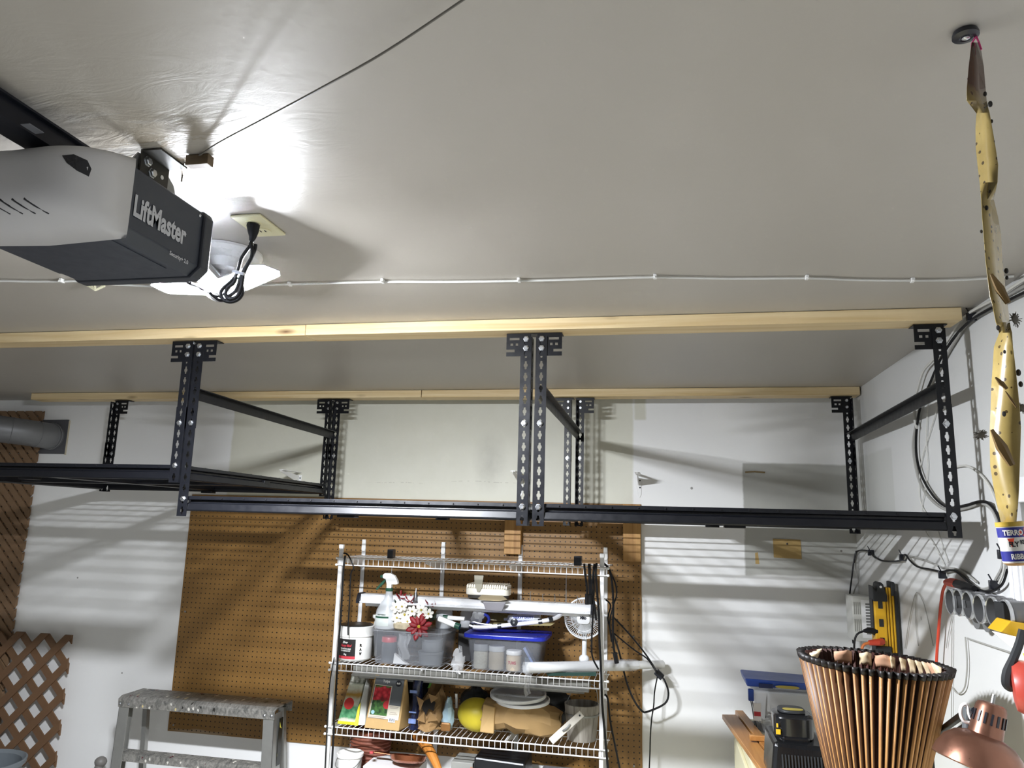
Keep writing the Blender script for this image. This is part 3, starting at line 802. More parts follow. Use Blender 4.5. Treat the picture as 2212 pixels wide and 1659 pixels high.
LAT2 = mat('lattice_dark', '#684c33', .7, var=.22, scale=9, bump=.2)
g = thing('lattice_panel', 'tall dense brown privacy lattice panel against the back wall at the left', 'lattice', (-1.33, 0, 0))
lattice(g, -1.62, -1.020, .40, 2.385, -.006, .0440, .0325, .008, LAT1)
g = thing('lattice_panel', 'lower open diamond lattice panel standing in front of the dense one', 'lattice', (-1.1, -.05, 0))
lattice(g, -1.62, -.607, .20, 1.150, -.040, .110, .038, .008, LAT2, -45)

# ------------------------------------------------------------------ ladder, bin, pole at lower left
ALU = mat('ladder_aluminium', '#a3a39f', .42, .75, var=.12, scale=30)
def splat_mat():
    t = NT('paint_splashed_aluminium')
    n = t.noise(55, 6, .75, t.map((1, .30, .6), rot=(0, 0, .5)), .8); n2 = t.noise(9, 3)
    c = t.mix(t.m('MULTIPLY', t.m('SUBTRACT', n, .36), 3.2, clamp=True), '#5f5f5c', '#a5a29b')
    v = t.n('ShaderNodeTexVoronoi'); t.l(t.map((1, .35, .7)), v.inputs['Vector']); v.inputs['Scale'].default_value = 42
    dn = t.m('LESS_THAN', t.m('ADD', v.outputs['Distance'], t.m('MULTIPLY', t.m('SUBTRACT', n, .5), .9)), .22)
    pick = t.n('ShaderNodeSeparateColor'); t.l(v.outputs['Color'], pick.inputs[0])
    c = t.mix(t.m('MULTIPLY', dn, t.m('GREATER_THAN', pick.outputs[0], .72)), c, '#e2dfd6')
    c = t.mix(t.m('MULTIPLY', dn, t.m('LESS_THAN', pick.outputs[1], .16)), c, '#5f2430')
    c = t.mix(t.m('MULTIPLY', dn, t.m('LESS_THAN', pick.outputs[2], .12)), c, '#d8c892')
    c = t.mix(t.m('MULTIPLY', dn, t.box(pick.outputs[0], .30, .38, .01)), c, '#33322f')
    t.base(c); t.set(.5, .35)
    return t.mat
SPL = splat_mat()
ly0, ly1 = -.30, -.125
ztop = .928
lx0, lx1 = -.085, .748
ld = thing('step_ladder', 'paint-splashed aluminium step ladder standing before the back wall', 'ladder', ((lx0 + lx1) / 2, (ly0 + ly1) / 2, 0))
m = MB()
m.prism([(ly0, ztop - .052), (ly0 - .004, ztop - .012), (ly0 + .02, ztop), (ly1, ztop), (ly1, ztop - .05), (ly1 - .004, ztop - .05), (ly1 - .004, ztop - .008), (ly0 + .022, ztop - .008), (ly0 + .004, ztop - .018), (ly0 + .004, ztop - .052)], (lx0, 0, 0), (0, 1, 0), (0, 0, 1), (lx1 - lx0, 0, 0))
m.build('top_cap', SPL, ld, smooth=0, bevel=.002)
def rail(xw, inner, name):
    """channel rail: web at xw, flanges pointing inward; slight flare to the floor"""
    f = -inner * .03
    m = MB()
    def sheet(a, b, c, dd, t):  # boxes sheared along the flare
        lo = [(a + f, c, 0), (b + f, c, 0), (b + f, dd, 0), (a + f, dd, 0)]
        hi = [(a, c, ztop - .03), (b, c, ztop - .03), (b, dd, ztop - .03), (a, dd, ztop - .03)]
        m.hexa(lo, hi)
    sheet(xw, xw + inner * .003, ly0 + .004, ly0 + .085, 0)
    sheet(xw, xw + inner * .055, ly0 + .004, ly0 + .008, 0)
    sheet(xw, xw + inner * .022, ly0 + .081, ly0 + .085, 0)
    sheet(xw, xw + inner * .012, ly0 + .042, ly0 + .045, 0)
    return m.build(name, ALU, ld, smooth=0, bevel=.001)
rl1 = rail(lx0 + .004, 1, 'front_rail'); rl2 = rail(lx1 - .004, -1, 'front_rail')
for xw, inner in ((lx0 + .03, 1), (lx1 - .03, -1)):
    m = MB(); m.hexa([(xw - inner * .03, ly1 + .07, 0), (xw - inner * .03 + inner * .025, ly1 + .07, 0), (xw - inner * .03 + inner * .025, ly1 + .095, 0), (xw - inner * .03, ly1 + .095, 0)], [(xw, ly1 - .03, ztop - .03), (xw + inner * .025, ly1 - .03, ztop - .03), (xw + inner * .025, ly1 - .005, ztop - .03), (xw, ly1 - .005, ztop - .03)])
    m.build('rear_rail', ALU, ld, smooth=0)
for z in (ztop - .262, ztop - .54, ztop - .82):
    m = MB(); w = .03 * (1 - z / ztop)
    m.box((lx0 - w + .006, ly0 + .012, z - .004), (lx1 + w - .006, ly0 + .08, z)).box((lx0 - w + .006, ly0 + .008, z - .035), (lx1 + w - .006, ly0 + .012, z))
    for q in range(4): m.box((lx0 - w + .006, ly0 + .016 + q * .016, z), (lx1 + w - .006, ly0 + .020 + q * .016, z + .002))
    m.build('step', SPL, ld, smooth=0)
for x in (lx0 + .012, lx0 + .06, lx1 - .05, lx1 - .014):
    MB().lathe([(.006, 0), (.006, .002), (.003, .004)], (x, ly0 - .003, ztop - .034), (0, -1, 0), 10).build('rivet', ZINC, ld)
for x in (lx0 + .08, lx0 + .36, lx1 - .06):
    MB().lathe([(.009, 0), (.009, .0012)], (x, ly1 - .03, ztop), (0, 0, 1), 12).build('tool_hole', DARK, ld)
LBL = mat('ladder_label', '#16160f', .4)
lb = MB().box((lx1 - .0045, ly0 + .046, ztop - .265), (lx1 - .0030 + .0015, ly0 + .080, ztop - .055)).xf(Matrix.Translation((.0065, 0, 0))).build('label', LBL, rl2, smooth=0)
MB().text('Lite', .040, (lx1 + .0046, ly0 + .074, ztop - .24), (0, 0, 1), (0, -1, 0), .0003, .0016, .3, width=.115).build('label_lettering', mat('label_yellow', '#c9c04a', .45), rl2, smooth=0)
MB().prism([(0, 0), (.020, .010), (.022, .035), (.012, .014)], (lx1 + .0048, ly0 + .072, ztop - .105), (0, -1, 0), (0, 0, 1), (.0004, 0, 0)).build('label_mark', mat('label_yellow', '#c9c04a', .45), rl2, smooth=0)
m = MB(); m.box((lx1 + .002, ly0 + .03, ztop - .345), (lx1 + .014, ly0 + .075, ztop - .30)).box((lx1 + .004, ly0 + .02, ztop - .60), (lx1 + .010, ly0 + .05, ztop - .335))
m.build('spreader', ALU, ld, smooth=0, bevel=.001)
for x in (lx0 - .03, lx1 - .02):
    MB().box((x + .0, ly0 - .004, 0), (x + .05, ly0 + .09, .05)).build('foot', DARK, ld, bevel=.004)

GREYB = mat('grey_bin', '#6d7479', .5)
bx, by = -.71, -.42
gb = thing('grey_bin', 'grey plastic bin at the lower left corner in front of the lattice', 'bin', (bx, by, 0))
m = MB(); m.lathe([(.15, .005), (.165, .3), (.178, .585), (.192, .59), (.196, .612), (.188, .614), (.172, .60), (.158, .30), (.142, .015)], (bx, by, 0), (0, 0, 1), 36, cap0=True, cap1=True)
m.build('tub', GREYB, gb)
hx = (-0.3074,-0.09,0.5182)
bh = thing('broom', 'grey rounded handle end leaning by the left of the ladder', 'broom', (hx[0], -.09, 0))
MB().tube([(hx[0] - .06, -.20, .10), (hx[0], -.09, .545)], .021, 14).build('handle', mat('grey_handle', '#6f6c68', .5), bh)
MB().ball((hx[0], -.09, .548), .030, .030, .026).build('handle_cap', mat('grey_handle', '#6f6c68', .5), bh)
MB().box((hx[0] - .20, -.235, .07), (hx[0] + .08, -.165, .11)).build('broom_head', mat('red_brush', '#7a2b26', .5), bh, bevel=.006)
MB().hexa([(hx[0] - .205, -.25, .001), (hx[0] + .085, -.25, .001), (hx[0] + .085, -.15, .001), (hx[0] - .205, -.15, .001)], [(hx[0] - .195, -.23, .07), (hx[0] + .075, -.23, .07), (hx[0] + .075, -.17, .07), (hx[0] - .195, -.17, .07)]).build('bristles', mat('bristles', '#c7b27c', .9, bump=.6, scale=60), bh)


# ------------------------------------------------------------------ white wire shelving unit
WIRE = mat('white_wire_coat', '#e3e3e3', .35, var=.03)
SX0, SX1, SYF, SYB = 1.030, 2.273, -.31, -.02
ZA, ZB, ZC, ZD = 1.630, 1.155, .878, .600
sh = thing('wire_shelving', 'white wire shelving unit standing against the pegboard', 'shelving', ((SX0 + SX1) / 2, (SYF + SYB) / 2, 0))
for x in (SX0, SX1):
    m = MB(); m.box((x - .009, SYF - .004, 0), (x + .009, SYF + .012, 1.676)); p = m.build('front_post', WIRE, sh, smooth=0, bevel=.002)
    MB().box((x - .0105, SYF - .0055, 1.672), (x + .0105, SYF + .0135, 1.690)).build('post_cap', WHITE, p, smooth=0, bevel=.002)
    for z in (ZA, ZB, ZC, ZD):
        MB().box((x - .0115, SYF + .001, z - .040), (x + .0115, SYF + .020, z - .006)).build('shelf_clip', WHITE, p, smooth=0, bevel=.002)
for x in (1.023, 1.450, 1.848, 2.267):
    m = MB(); m.box((x - .010, -.0125, .30), (x - .007, -.0068, 1.69)).box((x + .007, -.0125, .30), (x + .010, -.0068, 1.69)).box((x - .010, -.0095, .30), (x + .010, -.0068, 1.69))
    p = m.build('wall_standard', WIRE, sh, smooth=0)
    MB().prism([(-.009, 0), (.009, 0), (.011, -.05), (.006, -.06), (-.006, -.06), (-.011, -.05)], (x, -.0068, 1.708), (1, 0, 0), (0, 0, 1), (0, -.010, 0)).build('hook_cap', WHITE, p, smooth=0, bevel=.001)
    for z in (ZA, ZB, ZC, ZD):
        MB().prism([(0, 0), (.27, .0), (.27, -.008), (.02, -.05), (0, -.05)], (x - .003, -.0125, z - .010), (0, -1, 0), (0, 0, 1), (.006, 0, 0)).build('shelf_arm', WIRE, p, smooth=0)
for z in (ZA, ZB, ZC, ZD):
    m = MB(); dw = MB(); r = .0022
    x0, x1 = SX0 - .012, SX1 + .026
    n = int((x1 - x0) / .0254)
    for i in range(n + 1):
        x = x0 + .006 + i * .0254
        dw.tube([(x, SYB - .004, z), (x, SYF - .012, z), (x, SYF - .0155, z - .004), (x, SYF - .0155, z - .034)], .0013, 5)
    for (y, zz, rr) in ((SYB, z - .003, r), ((SYB + SYF) / 2, z - .003, r), (SYF - .012, z - .003, .0030), (SYF - .014, z - .034, .0030)):
        m.tube([(x0, y, zz), (x1, y, zz)], rr, 6)
    s = m.build('wire_shelf', WIRE, sh)
    stuff(dw.build('deck_wires', WIRE, s))
    kb = MB()
    for (y, zz) in ((SYF - .012, z - .003), (SYF - .014, z - .034)):
        for x in (x0 - .002, x1 + .002): kb.ball((x, y, zz), .0062, nu=8, nv=6)
    kb.build('end_cap', WHITE, s)

def frosted(name, col, alpha, rough=.25):
    if name in _M: return _M[name]
    t = NT(name); t.base(t.mix(t.m('MULTIPLY', t.noise(6, 3), .25), col, '#ffffff')); t.set(rough, alpha=alpha)
    _M[name] = t.mat; return t.mat
CLEAR = frosted('clear_bin_plastic', '#7d828b', .20, .10)
CLEARB = frosted('clear_lid_plastic', '#9da1a8', .36, .2)
FROST = frosted('frosted_plastic', '#c6cacd', .80, .3)
FILM = frosted('plastic_film', '#dcdee0', .35, .10)

# shop light hung under the top shelf
LG = MB(); zl = 1.418; yl = -.20
ln = thing('shop_light', 'long white fluorescent shop light, unlit, under the top wire shelf', 'light', (1.665, yl, zl))
LG.prism([(-.045, 0), (-.048, .006), (-.030, .012), (-.030, .040), (.030, .040), (.030, .012), (.048, .006), (.045, 0), (.026, .010), (-.026, .010)], (1.112, yl, zl), (0, 1, 0), (0, 0, 1), (1.105, 0, 0))
LG.build('housing', mat('white_enamel', '#e0e1e3', .3, var=.02), ln, smooth=0, bevel=.001)
for x0, x1 in ((1.094, 1.112), (2.217, 2.232)):
    MB().prism([(-.048, 0), (-.048, .012), (-.030, .046), (.030, .046), (.048, .012), (.048, 0)], (x0, yl, zl - .002), (0, 1, 0), (0, 0, 1), (x1 - x0, 0, 0)).build('end_cap', DARK, ln, smooth=0, bevel=.002)
MB().tube([(1.13, yl, zl - .006), (2.20, yl, zl - .006)], .0125, 14).build('tube', mat('unlit_tube', '#e8e9ea', .25, var=.01), ln)
for x in (1.25, 2.10):
    MB().tube([(x, yl - .012, zl + .04), (x, yl - .003, zl + .10), (x, yl, ZA - .002)], .0014, 5).tube([(x, yl + .012, zl + .04), (x, yl + .003, zl + .10)], .0014, 5).build('hanger_wire', ZINC, ln)
for i, x in enumerate((1.935, 1.993, 2.05, 2.155)):
    tag(MB().tube([(x, -.20, zl + .042), (x - .002, -.2, zl + .075), (x, -.2, zl + .085 - .01 * i)], .0016, 5).build('wire_hook', STEEL), ('thin wire hook standing on the white shop light, leftmost', 'thin wire hook standing on the white shop light, second from left', 'thin wire hook standing on the white shop light, third from left', 'thin wire hook standing on the white shop light by the black cords')[i], 'hook', 'wire hooks on the shop light')

# second, mostly hidden shop light under the middle shelf
zl2 = ZB - .064
ln2 = thing('shop_light', 'second unlit shop light, half hidden behind the front lip of the middle wire shelf', 'light', (1.665, -.225, zl2))
MB().prism([(-.048, 0), (-.050, .006), (-.032, .012), (-.030, .040), (.030, .040), (.032, .012), (.050, .006), (.048, 0), (.028, .010), (-.028, .010)], (1.105, -.225, zl2), (0, 1, 0), (0, 0, 1), (1.11, 0, 0)).build('housing', mat('shaded_enamel', '#76756f', .4, var=.05), ln2, smooth=0, bevel=.001)  # grey colour holds the shade under the shelf
MB().tube([(1.13, -.225, zl2 - .005), (2.19, -.225, zl2 - .005)], .0125, 12).build('tube', mat('shaded_tube', '#8d8d8a', .4), ln2)  # tube darkened in colour for the same shade
for x in (1.25, 2.10): MB().tube([(x, -.225, zl2 + .04), (x, -.225, ZB - .003)], .0014, 5).build('hanger_wire', ZINC, ln2)

# white ribbed container with grey clamp on the shop light
zt = zl + .046
ct = thing('ribbed_container', 'white ribbed plastic container lying on the shop light', 'container', (1.745, -.20, zt))
def sup(x0, x1, y0, y1, e=4):
    return [((x0 + x1) / 2 + math.copysign(abs(math.cos(t)) ** (2 / e), math.cos(t)) * (x1 - x0) / 2, (y0 + y1) / 2 + math.copysign(abs(math.sin(t)) ** (2 / e), math.sin(t)) * (y1 - y0) / 2) for t in [2 * PI * k / 40 for k in range(40)]]
MB().prism(sup(1.632, 1.838, -.262, -.14), (0, 0, zt + .016), (1, 0, 0), (0, 1, 0), (0, 0, .030)).build('body', mat('cream_white', '#e6e2d6', .4), ct, bevel=.004)
MB().prism(sup(1.640, 1.83, -.256, -.146), (0, 0, zt + .002), (1, 0, 0), (0, 1, 0), (0, 0, .014)).build('dark_base', mat('dark_base', '#3a3733', .6), ct)
m = MB()
for k in range(17): m.box((1.645 + k * .0108, -.2645, zt + .050), (1.652 + k * .0108, -.138, zt + .066))
m.box((1.640, -.255, zt + .046), (1.832, -.145, zt + .060)); m.build('ribs', mat('cream_white', '#e6e2d6', .4), ct, smooth=0, bevel=.002)
MB().prism([(-.024, .07), (.020, .07), (.014, .02), (.004, -.004), (-.008, -.004), (-.022, .035)], (1.703, -.268, zt + .036), (1, 0, 0), (0, 0, 1), (0, .003, 0)).build('grey_clip', mat('clamp_grey', '#8c8878', .5), ct, smooth=0)
tag(MB().prism([(-.055, .020), (-.035, .036), (.062, .036), (.085, .020), (.045, .012), (-.04, .012)], (1.755, -.275, zt - .016), (1, 0, 0), (0, 0, 1), (0, .006, 0)).build('cardboard_scrap', mat('tan_clip', '#8d7f62', .6), smooth=0), 'tan angular scrap leaning on the shop light under the white container', 'scrap')
tag(MB().prism([(-.052, .012), (-.035, -.026), (.040, -.028), (.058, .014)], (1.775, -.272, zt - .022), (1, 0, 0), (0, 0, 1), (0, .012, 0)).build('lamp_cradle', mat('grey_plastic', '#77757a', .4), smooth=0, bevel=.003), 'grey plastic cradle hooked over the front of the shop light', 'holder')

# ---- middle shelf (B)
zb = ZB + .0015
pl = thing('supplement_pail', 'white plastic pail with a black and red label at the left of the middle shelf', 'pail', (1.093, -.215, zb))
MB().lathe([(.070, 0), (.078, .008), (.080, .104), (.0795, .106), (.0795, .108), (.085, .110), (.0855, .152), (.080, .156), (.074, .150), (.072, .148)], (1.093, -.215, zb), (0, 0, 1), 40, cap1=False).build('body', mat('pail_white', '#ebebe8', .3, var=.02), pl)
MB().lathe([(.079, .1545), (.079, .159), (.074, .1605), (.0, .1600)], (1.093, -.215, zb), (0, 0, 1), 32, cap0=False, cap1=False).build('lid', mat('black_lid', '#1b1b1a', .4), pl)
BLK = mat('label_black', '#1d1b1b', .4, var=.15)
def curved(a0, a1, z0, z1, r, m, name, parent, o=(1.093, -.215, zb)):
    q = MB(); q.lathe([(r, z0), (r, z1)], o, (0, 0, 1), 14, a0=a0, a1=a1); return q.build(name, m, parent)
RED = mat('label_red', '#b4353f', .45)
x_, y_, a_ = basis((0, 0, 1))
def ang(px): return math.atan2((Vector((0, -1, 0)) + Vector((px, 0, 0))).dot(y_), Vector((px, -1, 0)).dot(x_))
lA = curved(ang(-1.0), ang(.42), .012, .100, .0806, BLK, 'label', pl)
curved(ang(-1.0), ang(.42), .012, .024, .0809, RED, 'label_band', pl)
def wrap_text(body, size, zc, ax, r, m, parent, width, bold=.0004, shear=0, name='lettering', o=(1.093, -.215), flip=0):
    q = MB(); q.text(body, size, (0, 0, 0), (1, 0, 0), (0, 0, 1), 0, bold, shear, 'CENTER', width)
    q.v = [(o[0] + r * math.sin(p[0] / r + ax), o[1] - r * math.cos(p[0] / r + ax), p[2] + zc) for p in q.v]
    return q.build(name, m, parent, smooth=0)
wrap_text('Silver', .014, zb + .081, -.25, .0811, mat('print_white', '#d5d5d0', .5), pl, .030, shear=.3)
wrap_text('Honey Mud', .016, zb + .066, -.22, .0811, RED, pl, .062, .0007, .35)
wrap_text('THE NATURAL BALM', .0085, zb + .054, -.22, .0811, mat('print_white', '#d5d5d0', .5), pl, .058)
wrap_text('FOR WORKING HOOF', .0085, zb + .045, -.22, .0811, mat('print_white', '#d5d5d0', .5), pl, .054)
wrap_text('1kg', .011, zb + .029, -.22, .0811, mat('print_white', '#d5d5d0', .5), pl, .014)
for i, ch in enumerate('RAW'): wrap_text(ch, .017, zb + .068 - i * .019, .70, .0808, BLK, pl, .012, .0012)
# white pieces behind the pail
tag(MB().lathe([(.010, 0), (.038, .002), (.040, .012), (.024, .018), (.018, .040), (.030, .052), (.030, .066), (.026, .068)], (1.150, -.075, zb + .125), (0, 0, 1), 20).build('plastic_funnel', mat('pail_white', '#ebebe8', .3)), 'white plastic funnel standing behind the white pail', 'funnel')
tag(MB().box((1.10, -.12, zb), (1.165, -.04, zb + .124)).build('cardboard_box', mat('grey_box', '#8d8d88', .6), bevel=.003), 'grey box behind the white pail under the plastic funnel', 'box')

def tub(root, x0, x1, y0, y1, z0, z1, taper, m, name='tub', t=.0025):
    q = MB(); e = 7
    def ring(z, k, ins): return [(x, y, z) for x, y in sup(x0 + k + ins, x1 - k - ins, y0 + k + ins, y1 - k - ins, e)]
    n = 40
    rs = [ring(z0, taper, 0), ring(z0 + (z1 - z0) * .5, taper * .5, 0), ring(z1 - .008, 0, 0), ring(z1 - .008, -.006, 0), ring(z1, -.006, 0), ring(z1, 0, t), ring(z0 + t, taper, t)]
    vs = [p for r in rs for p in r]; fs = [tuple(range(n - 1, -1, -1))]
    for i in range(len(rs) - 1):
        for k in range(n): fs.append((i * n + k, i * n + (k + 1) % n, (i + 1) * n + (k + 1) % n, (i + 1) * n + k))
    fs.append(tuple((len(rs) - 1) * n + k for k in range(n)))
    return q.add(vs, fs).build(name, m, root)
b1 = thing('storage_bin', 'clear plastic bin with a flat lid on the middle shelf, under the flowers', 'bin', (1.375, -.18, zb))
tub(b1, 1.196, 1.560, -.302, -.06, zb, zb + .146, .014, CLEAR)
MB().prism(sup(1.190, 1.566, -.308, -.054, 7), (0, 0, zb + .1462), (1, 0, 0), (0, 1, 0), (0, 0, .004)).build('lid', CLEARB, b1, smooth=0)
zi = zb + .003
def jar(label, x, y, r, h, m, capm, caph, z=zi, cat='jar', name='jar', group=None, capr=1.02):
    g = thing(name, label, cat, (x, y, z), group)
    MB().lathe([(r * .93, 0), (r, .006), (r, h - caph - .012), (r * .9, h - caph)], (x, y, z), (0, 0, 1), 24).build('body', m, g)
    MB().lathe([(r * capr, h - caph), (r * capr, h - .003), (r * .96, h)], (x, y, z), (0, 0, 1), 24).build('lid', capm, g)
    return g
jar('dark jar with a red lid inside the clear bin under the flowers', 1.272, -.24, .035, .112, mat('smoke_glass', '#54575c', .2), mat('red_lid', '#b23a40', .4), .022)
tag(MB().prism([(0, 0), (.075, .0), (.052, .010), (.004, .045)], (1.310, -.282, zi), (1, 0, 0), (0, 0, 1), (0, .02, 0)).build('paper_sheet', mat('paper_white', '#dedede', .6), smooth=0), 'folded white paper inside the clear bin under the flowers', 'paper')
m = MB(); m.grid(12, 8, lambda u, v: (1.325 + u * .060 + .006 * math.sin(v * 9), -.275 + .012 * math.sin(u * 9 + v * 4), zi + .02 + v * .115))
tag(m.build('film_sheet', FILM, smooth=60), 'crinkled clear film inside the clear bin under the flowers', 'plastic film')
GT = mat('grey_tub', '#7d8288', .4)
for lbl, x, z, r, h in (('lower grey round tub inside the clear bin under the flowers', 1.470, zi, .058, .055), ('upper grey round tub inside the clear bin under the flowers', 1.474, zi + .056, .05, .055)):
    tag(MB().lathe([(r * .94, 0), (r, h * .8), (r * 1.03, h * .82), (r * 1.03, h), (r * .2, h)], (x, -.215, z), (0, 0, 1), 28).build('grey_tub', GT), lbl, 'tub', 'grey tubs inside the clear bin')

# spray bottle standing on the bin lid
zs = zb + .151; sx, sy = 1.256, -.235
sp = thing('spray_bottle', 'clear spray bottle with a white head and green trigger on the clear bin', 'spray bottle', (sx, sy, zs))
def bprof(u, v): 
    pass
prof = [(.050, .044, 0), (.056, .047, .006), (.056, .047, .060), (.053, .044, .085), (.034, .030, .118), (.021, .020, .135), (.017, .017, .160), (.0155, .0155, .172)]
m = MB(); vs = []; fs = []; n = 28
for a, b, h in prof: vs += [(sx - .006 + .006 * (h / .17) + a * math.cos(2 * PI * k / n), sy + b * math.sin(2 * PI * k / n), zs + h) for k in range(n)]
for i in range(len(prof) - 1):
    for k in range(n): fs.append((i * n + k, i * n + (k + 1) % n, (i + 1) * n + (k + 1) % n, (i + 1) * n + k))
fs.append(tuple(range(n - 1, -1, -1))); fs.append(tuple((len(prof) - 1) * n + k for k in range(n)))
bt = m.add(vs, fs).build('body', FROST, sp)
GRN = mat('dark_green', '#1f4a38', .4)
MB().lathe([(.017, 0), (.018, .002), (.018, .013), (.016, .015)], (sx, sy, zs + .170), (0, 0, 1), 20).build('collar', GRN, sp)
MB().prism([(-.012, 0), (.012, 0), (.012, .018), (.034, .018), (.044, .022), (.040, .036), (.026, .058), (.004, .070), (-.024, .070), (-.034, .060), (-.033, .046), (-.018, .040), (-.012, .018)], (sx, sy - .012, zs + .184), (1, 0, 0), (0, 0, 1), (0, .024, 0)).build('spray_head', WHITE, sp, smooth=0, bevel=.003)
MB().lathe([(.008, 0), (.0075, .012), (.006, .014)], (sx - .034, sy, zs + .236), (-1, 0, 0), 12).build('nozzle', GRN, sp)
MB().prism([(0, 0), (.014, .006), (-.006, -.024), (-.038, -.054), (-.044, -.050), (-.022, -.022)], (sx - .024, sy - .007, zs + .226), (1, 0, 0), (0, 0, 1), (0, .014, 0)).build('trigger', GRN, sp, smooth=0, bevel=.002)
LB = mat('print_dark', '#39433f', .5)
def flat_on(x0, x1, z0, z1, m, name, lift):
    q = MB(); q.grid(10, 2, lambda u, v: (sx - .006 + .0570 * math.sin(x0 + (x1 - x0) * u), sy - (.0478 + lift) * math.cos(x0 + (x1 - x0) * u), zs + z0 + (z1 - z0) * v)); return q.build(name, m, sp)
flat_on(-.9, .45, .014, .066, mat('label_pale', '#c3c9c6', .5), 'label', .0006)
flat_on(-.9, .45, .050, .058, GRN, 'label_band', .0012)
q = MB(); q.text('VETTEC', .010, (0, 0, 0), (1, 0, 0), (0, 0, 1), 0, .0003, 0, 'CENTER', .045)
q.v = [(sx - .006 + .0575 * math.sin(p[0] / .056 - .2), sy - .0492 * math.cos(p[0] / .056 - .2), p[2] + zs + .062) for p in q.v]
q.build('lettering', LB, sp, smooth=0)

# artificial flowers in a pebbled pot
fx, fy = 1.375, -.22
fl = thing('artificial_flowers', 'white and red artificial flower arrangement on the clear bin', 'flowers', (fx, fy, zs))
MB().lathe([(.060, 0), (.072, .008), (.074, .026), (.066, .034), (.0, .034)], (fx - .022, fy, zs), (0, 0, 1), 30, wob=lambda i, k: .05 * math.sin(k * 2.1 + i)).build('pot', mat('pebble', '#b4a88e', .8, var=.35, scale=60, bump=.8), fl)
PET = mat('white_petal', '#ece9e0', .6, var=.05); CEN = mat('flower_centre', '#a8962c', .6); REDP = mat('red_petal', '#7a0b15', .55, var=.2); LEAF = mat('dark_leaf', '#2b3626', .6)
def bloom(c, r, face, n, m, name, width=.42, cup=.25, layers=1, cen=True):
    x, y, a = basis(face); c = Vector(c); q = MB()
    for L in range(layers):
        for k in range(n):
            t = 2 * PI * (k + .5 * L) / n + .3; d = x * math.cos(t) + y * math.sin(t); s = a.cross(d); rr = r * (1 - .25 * L)
            pts = [(0.08, .10), (.45, width), (.8, width * .9), (1.0, .08)]
            vs = []
            for u, w in pts:
                h = a * (cup * rr * u * u + .01 * L)
                vs += [c + d * rr * u - s * rr * w * .5 + h, c + d * rr * u + h * .85, c + d * rr * u + s * rr * w * .5 + h]
            q.add(vs, [(i * 3 + j, i * 3 + j + 1, i * 3 + j + 4, i * 3 + j + 3) for i in range(3) for j in range(2)])
    o = q.build(name, m, fl, smooth=60, solid=.001)
    if cen: MB().ball(c + a * .004, r * .16, nu=8, nv=5).build('flower_centre', CEN, o)
rnd = random.Random(3)
for (px, pz, r) in ((-.070, .100, .030), (-.040, .106, .026), (-.030, .068, .034), (-.066, .052, .028), (.012, .086, .027), (.052, .092, .032), (.090, .078, .026), (.030, .058, .024), (-.045, .030, .030), (.062, .066, .022), (-.010, .040, .026)):
    bloom((fx + px, fy - .035 - rnd.uniform(0, .02), zs + pz), r, (rnd.uniform(-.5, .5), -1, rnd.uniform(.1, .7)), 6, PET, 'white_bloom', .62)
bloom((fx + .055, fy - .068, zs + .022), .062, (.1, -1, .25), 6, REDP, 'poinsettia_bloom', .40, .1, 2)
for (px, pz, r) in ((-.062, .142, .026), (-.014, .130, .024), (.010, .112, .022), (.078, .122, .022), (.105, .112, .018)):
    bloom((fx + px, fy - .01, zs + pz), r, (rnd.uniform(-.6, .6), -.7, .8), 5, REDP, 'red_bloom', .45, .9, 1, False)
MB().lathe([(.002, 0), (.014, .018), (.011, .045), (.003, .075), (.001, .085)], (fx + .012, fy - .008, zs + .105), (0, 0, 1), 10).build('silver_bud', mat('silver_foil', '#9a9c9e', .2, 1.0, var=.3, scale=50), fl)
m = MB()
for k in range(16):
    t = rnd.uniform(-1, 1); a = Vector((fx + t * .09, fy + rnd.uniform(-.03, .02), zs + rnd.uniform(.03, .10))); b = a + Vector((t * .03, -.01, .04)); s = Vector((.010, 0, -.004))
    m.add([a - s * .3, a + (b - a) * .5 + s, b, a + (b - a) * .5 - s], [(0, 1, 2, 3)])
    m.tube([(fx + t * .02, fy, zs + .03), a], .0012, 4)
stuff(m.build('foliage', LEAF, fl, smooth=0, solid=.0006))

# frosted jars and white green-capped sticks on the bin's right end
for lbl, x, y, r in (('frosted round jar behind the flowers, left one', 1.500, -.12, .040), ('frosted round jar behind the flowers, right one', 1.600, -.055, .036)):
    z = zs if x < 1.55 else zb + .1525
    h = .095 if x < 1.55 else .085
    tag(MB().lathe([(r * .9, 0), (r, .006), (r, h - .02), (r * .7, h - .004), (r * .2, h)], (x, y, z), (0, 0, 1), 24).build('frosted_jar', FROST), lbl, 'jar', 'frosted jars behind the flowers')
def stick(label, p, q, r=.0125):
    p = Vector(p); q = Vector(q); d = (q - p).normalized()
    g = thing('marker_stick', label, 'stick', tuple((p + q) / 2))
    MB().tube([p, q], r, 14).build('body', WHITE, g)
    MB().tube([q - d * .004, q + d * .020], r * 1.06, 14).build('cap', GRN, g)
stick('white stick with a green end leaning down from the flowers', (1.5205,-0.28,1.3702), (1.6062,-0.29,1.345))
stick('white stick with a green end lying behind the leaning one', (1.6364,-0.25,1.3704), (1.5517,-0.25,1.3724), .010)

tag(MB().box((1.568, -.10, zb), (1.634, -.022, zb + .151)).build('dark_box', mat('dark_carton', '#2b2a2a', .6), bevel=.003), 'dark box at the back between the two bins, under a frosted jar', 'box')
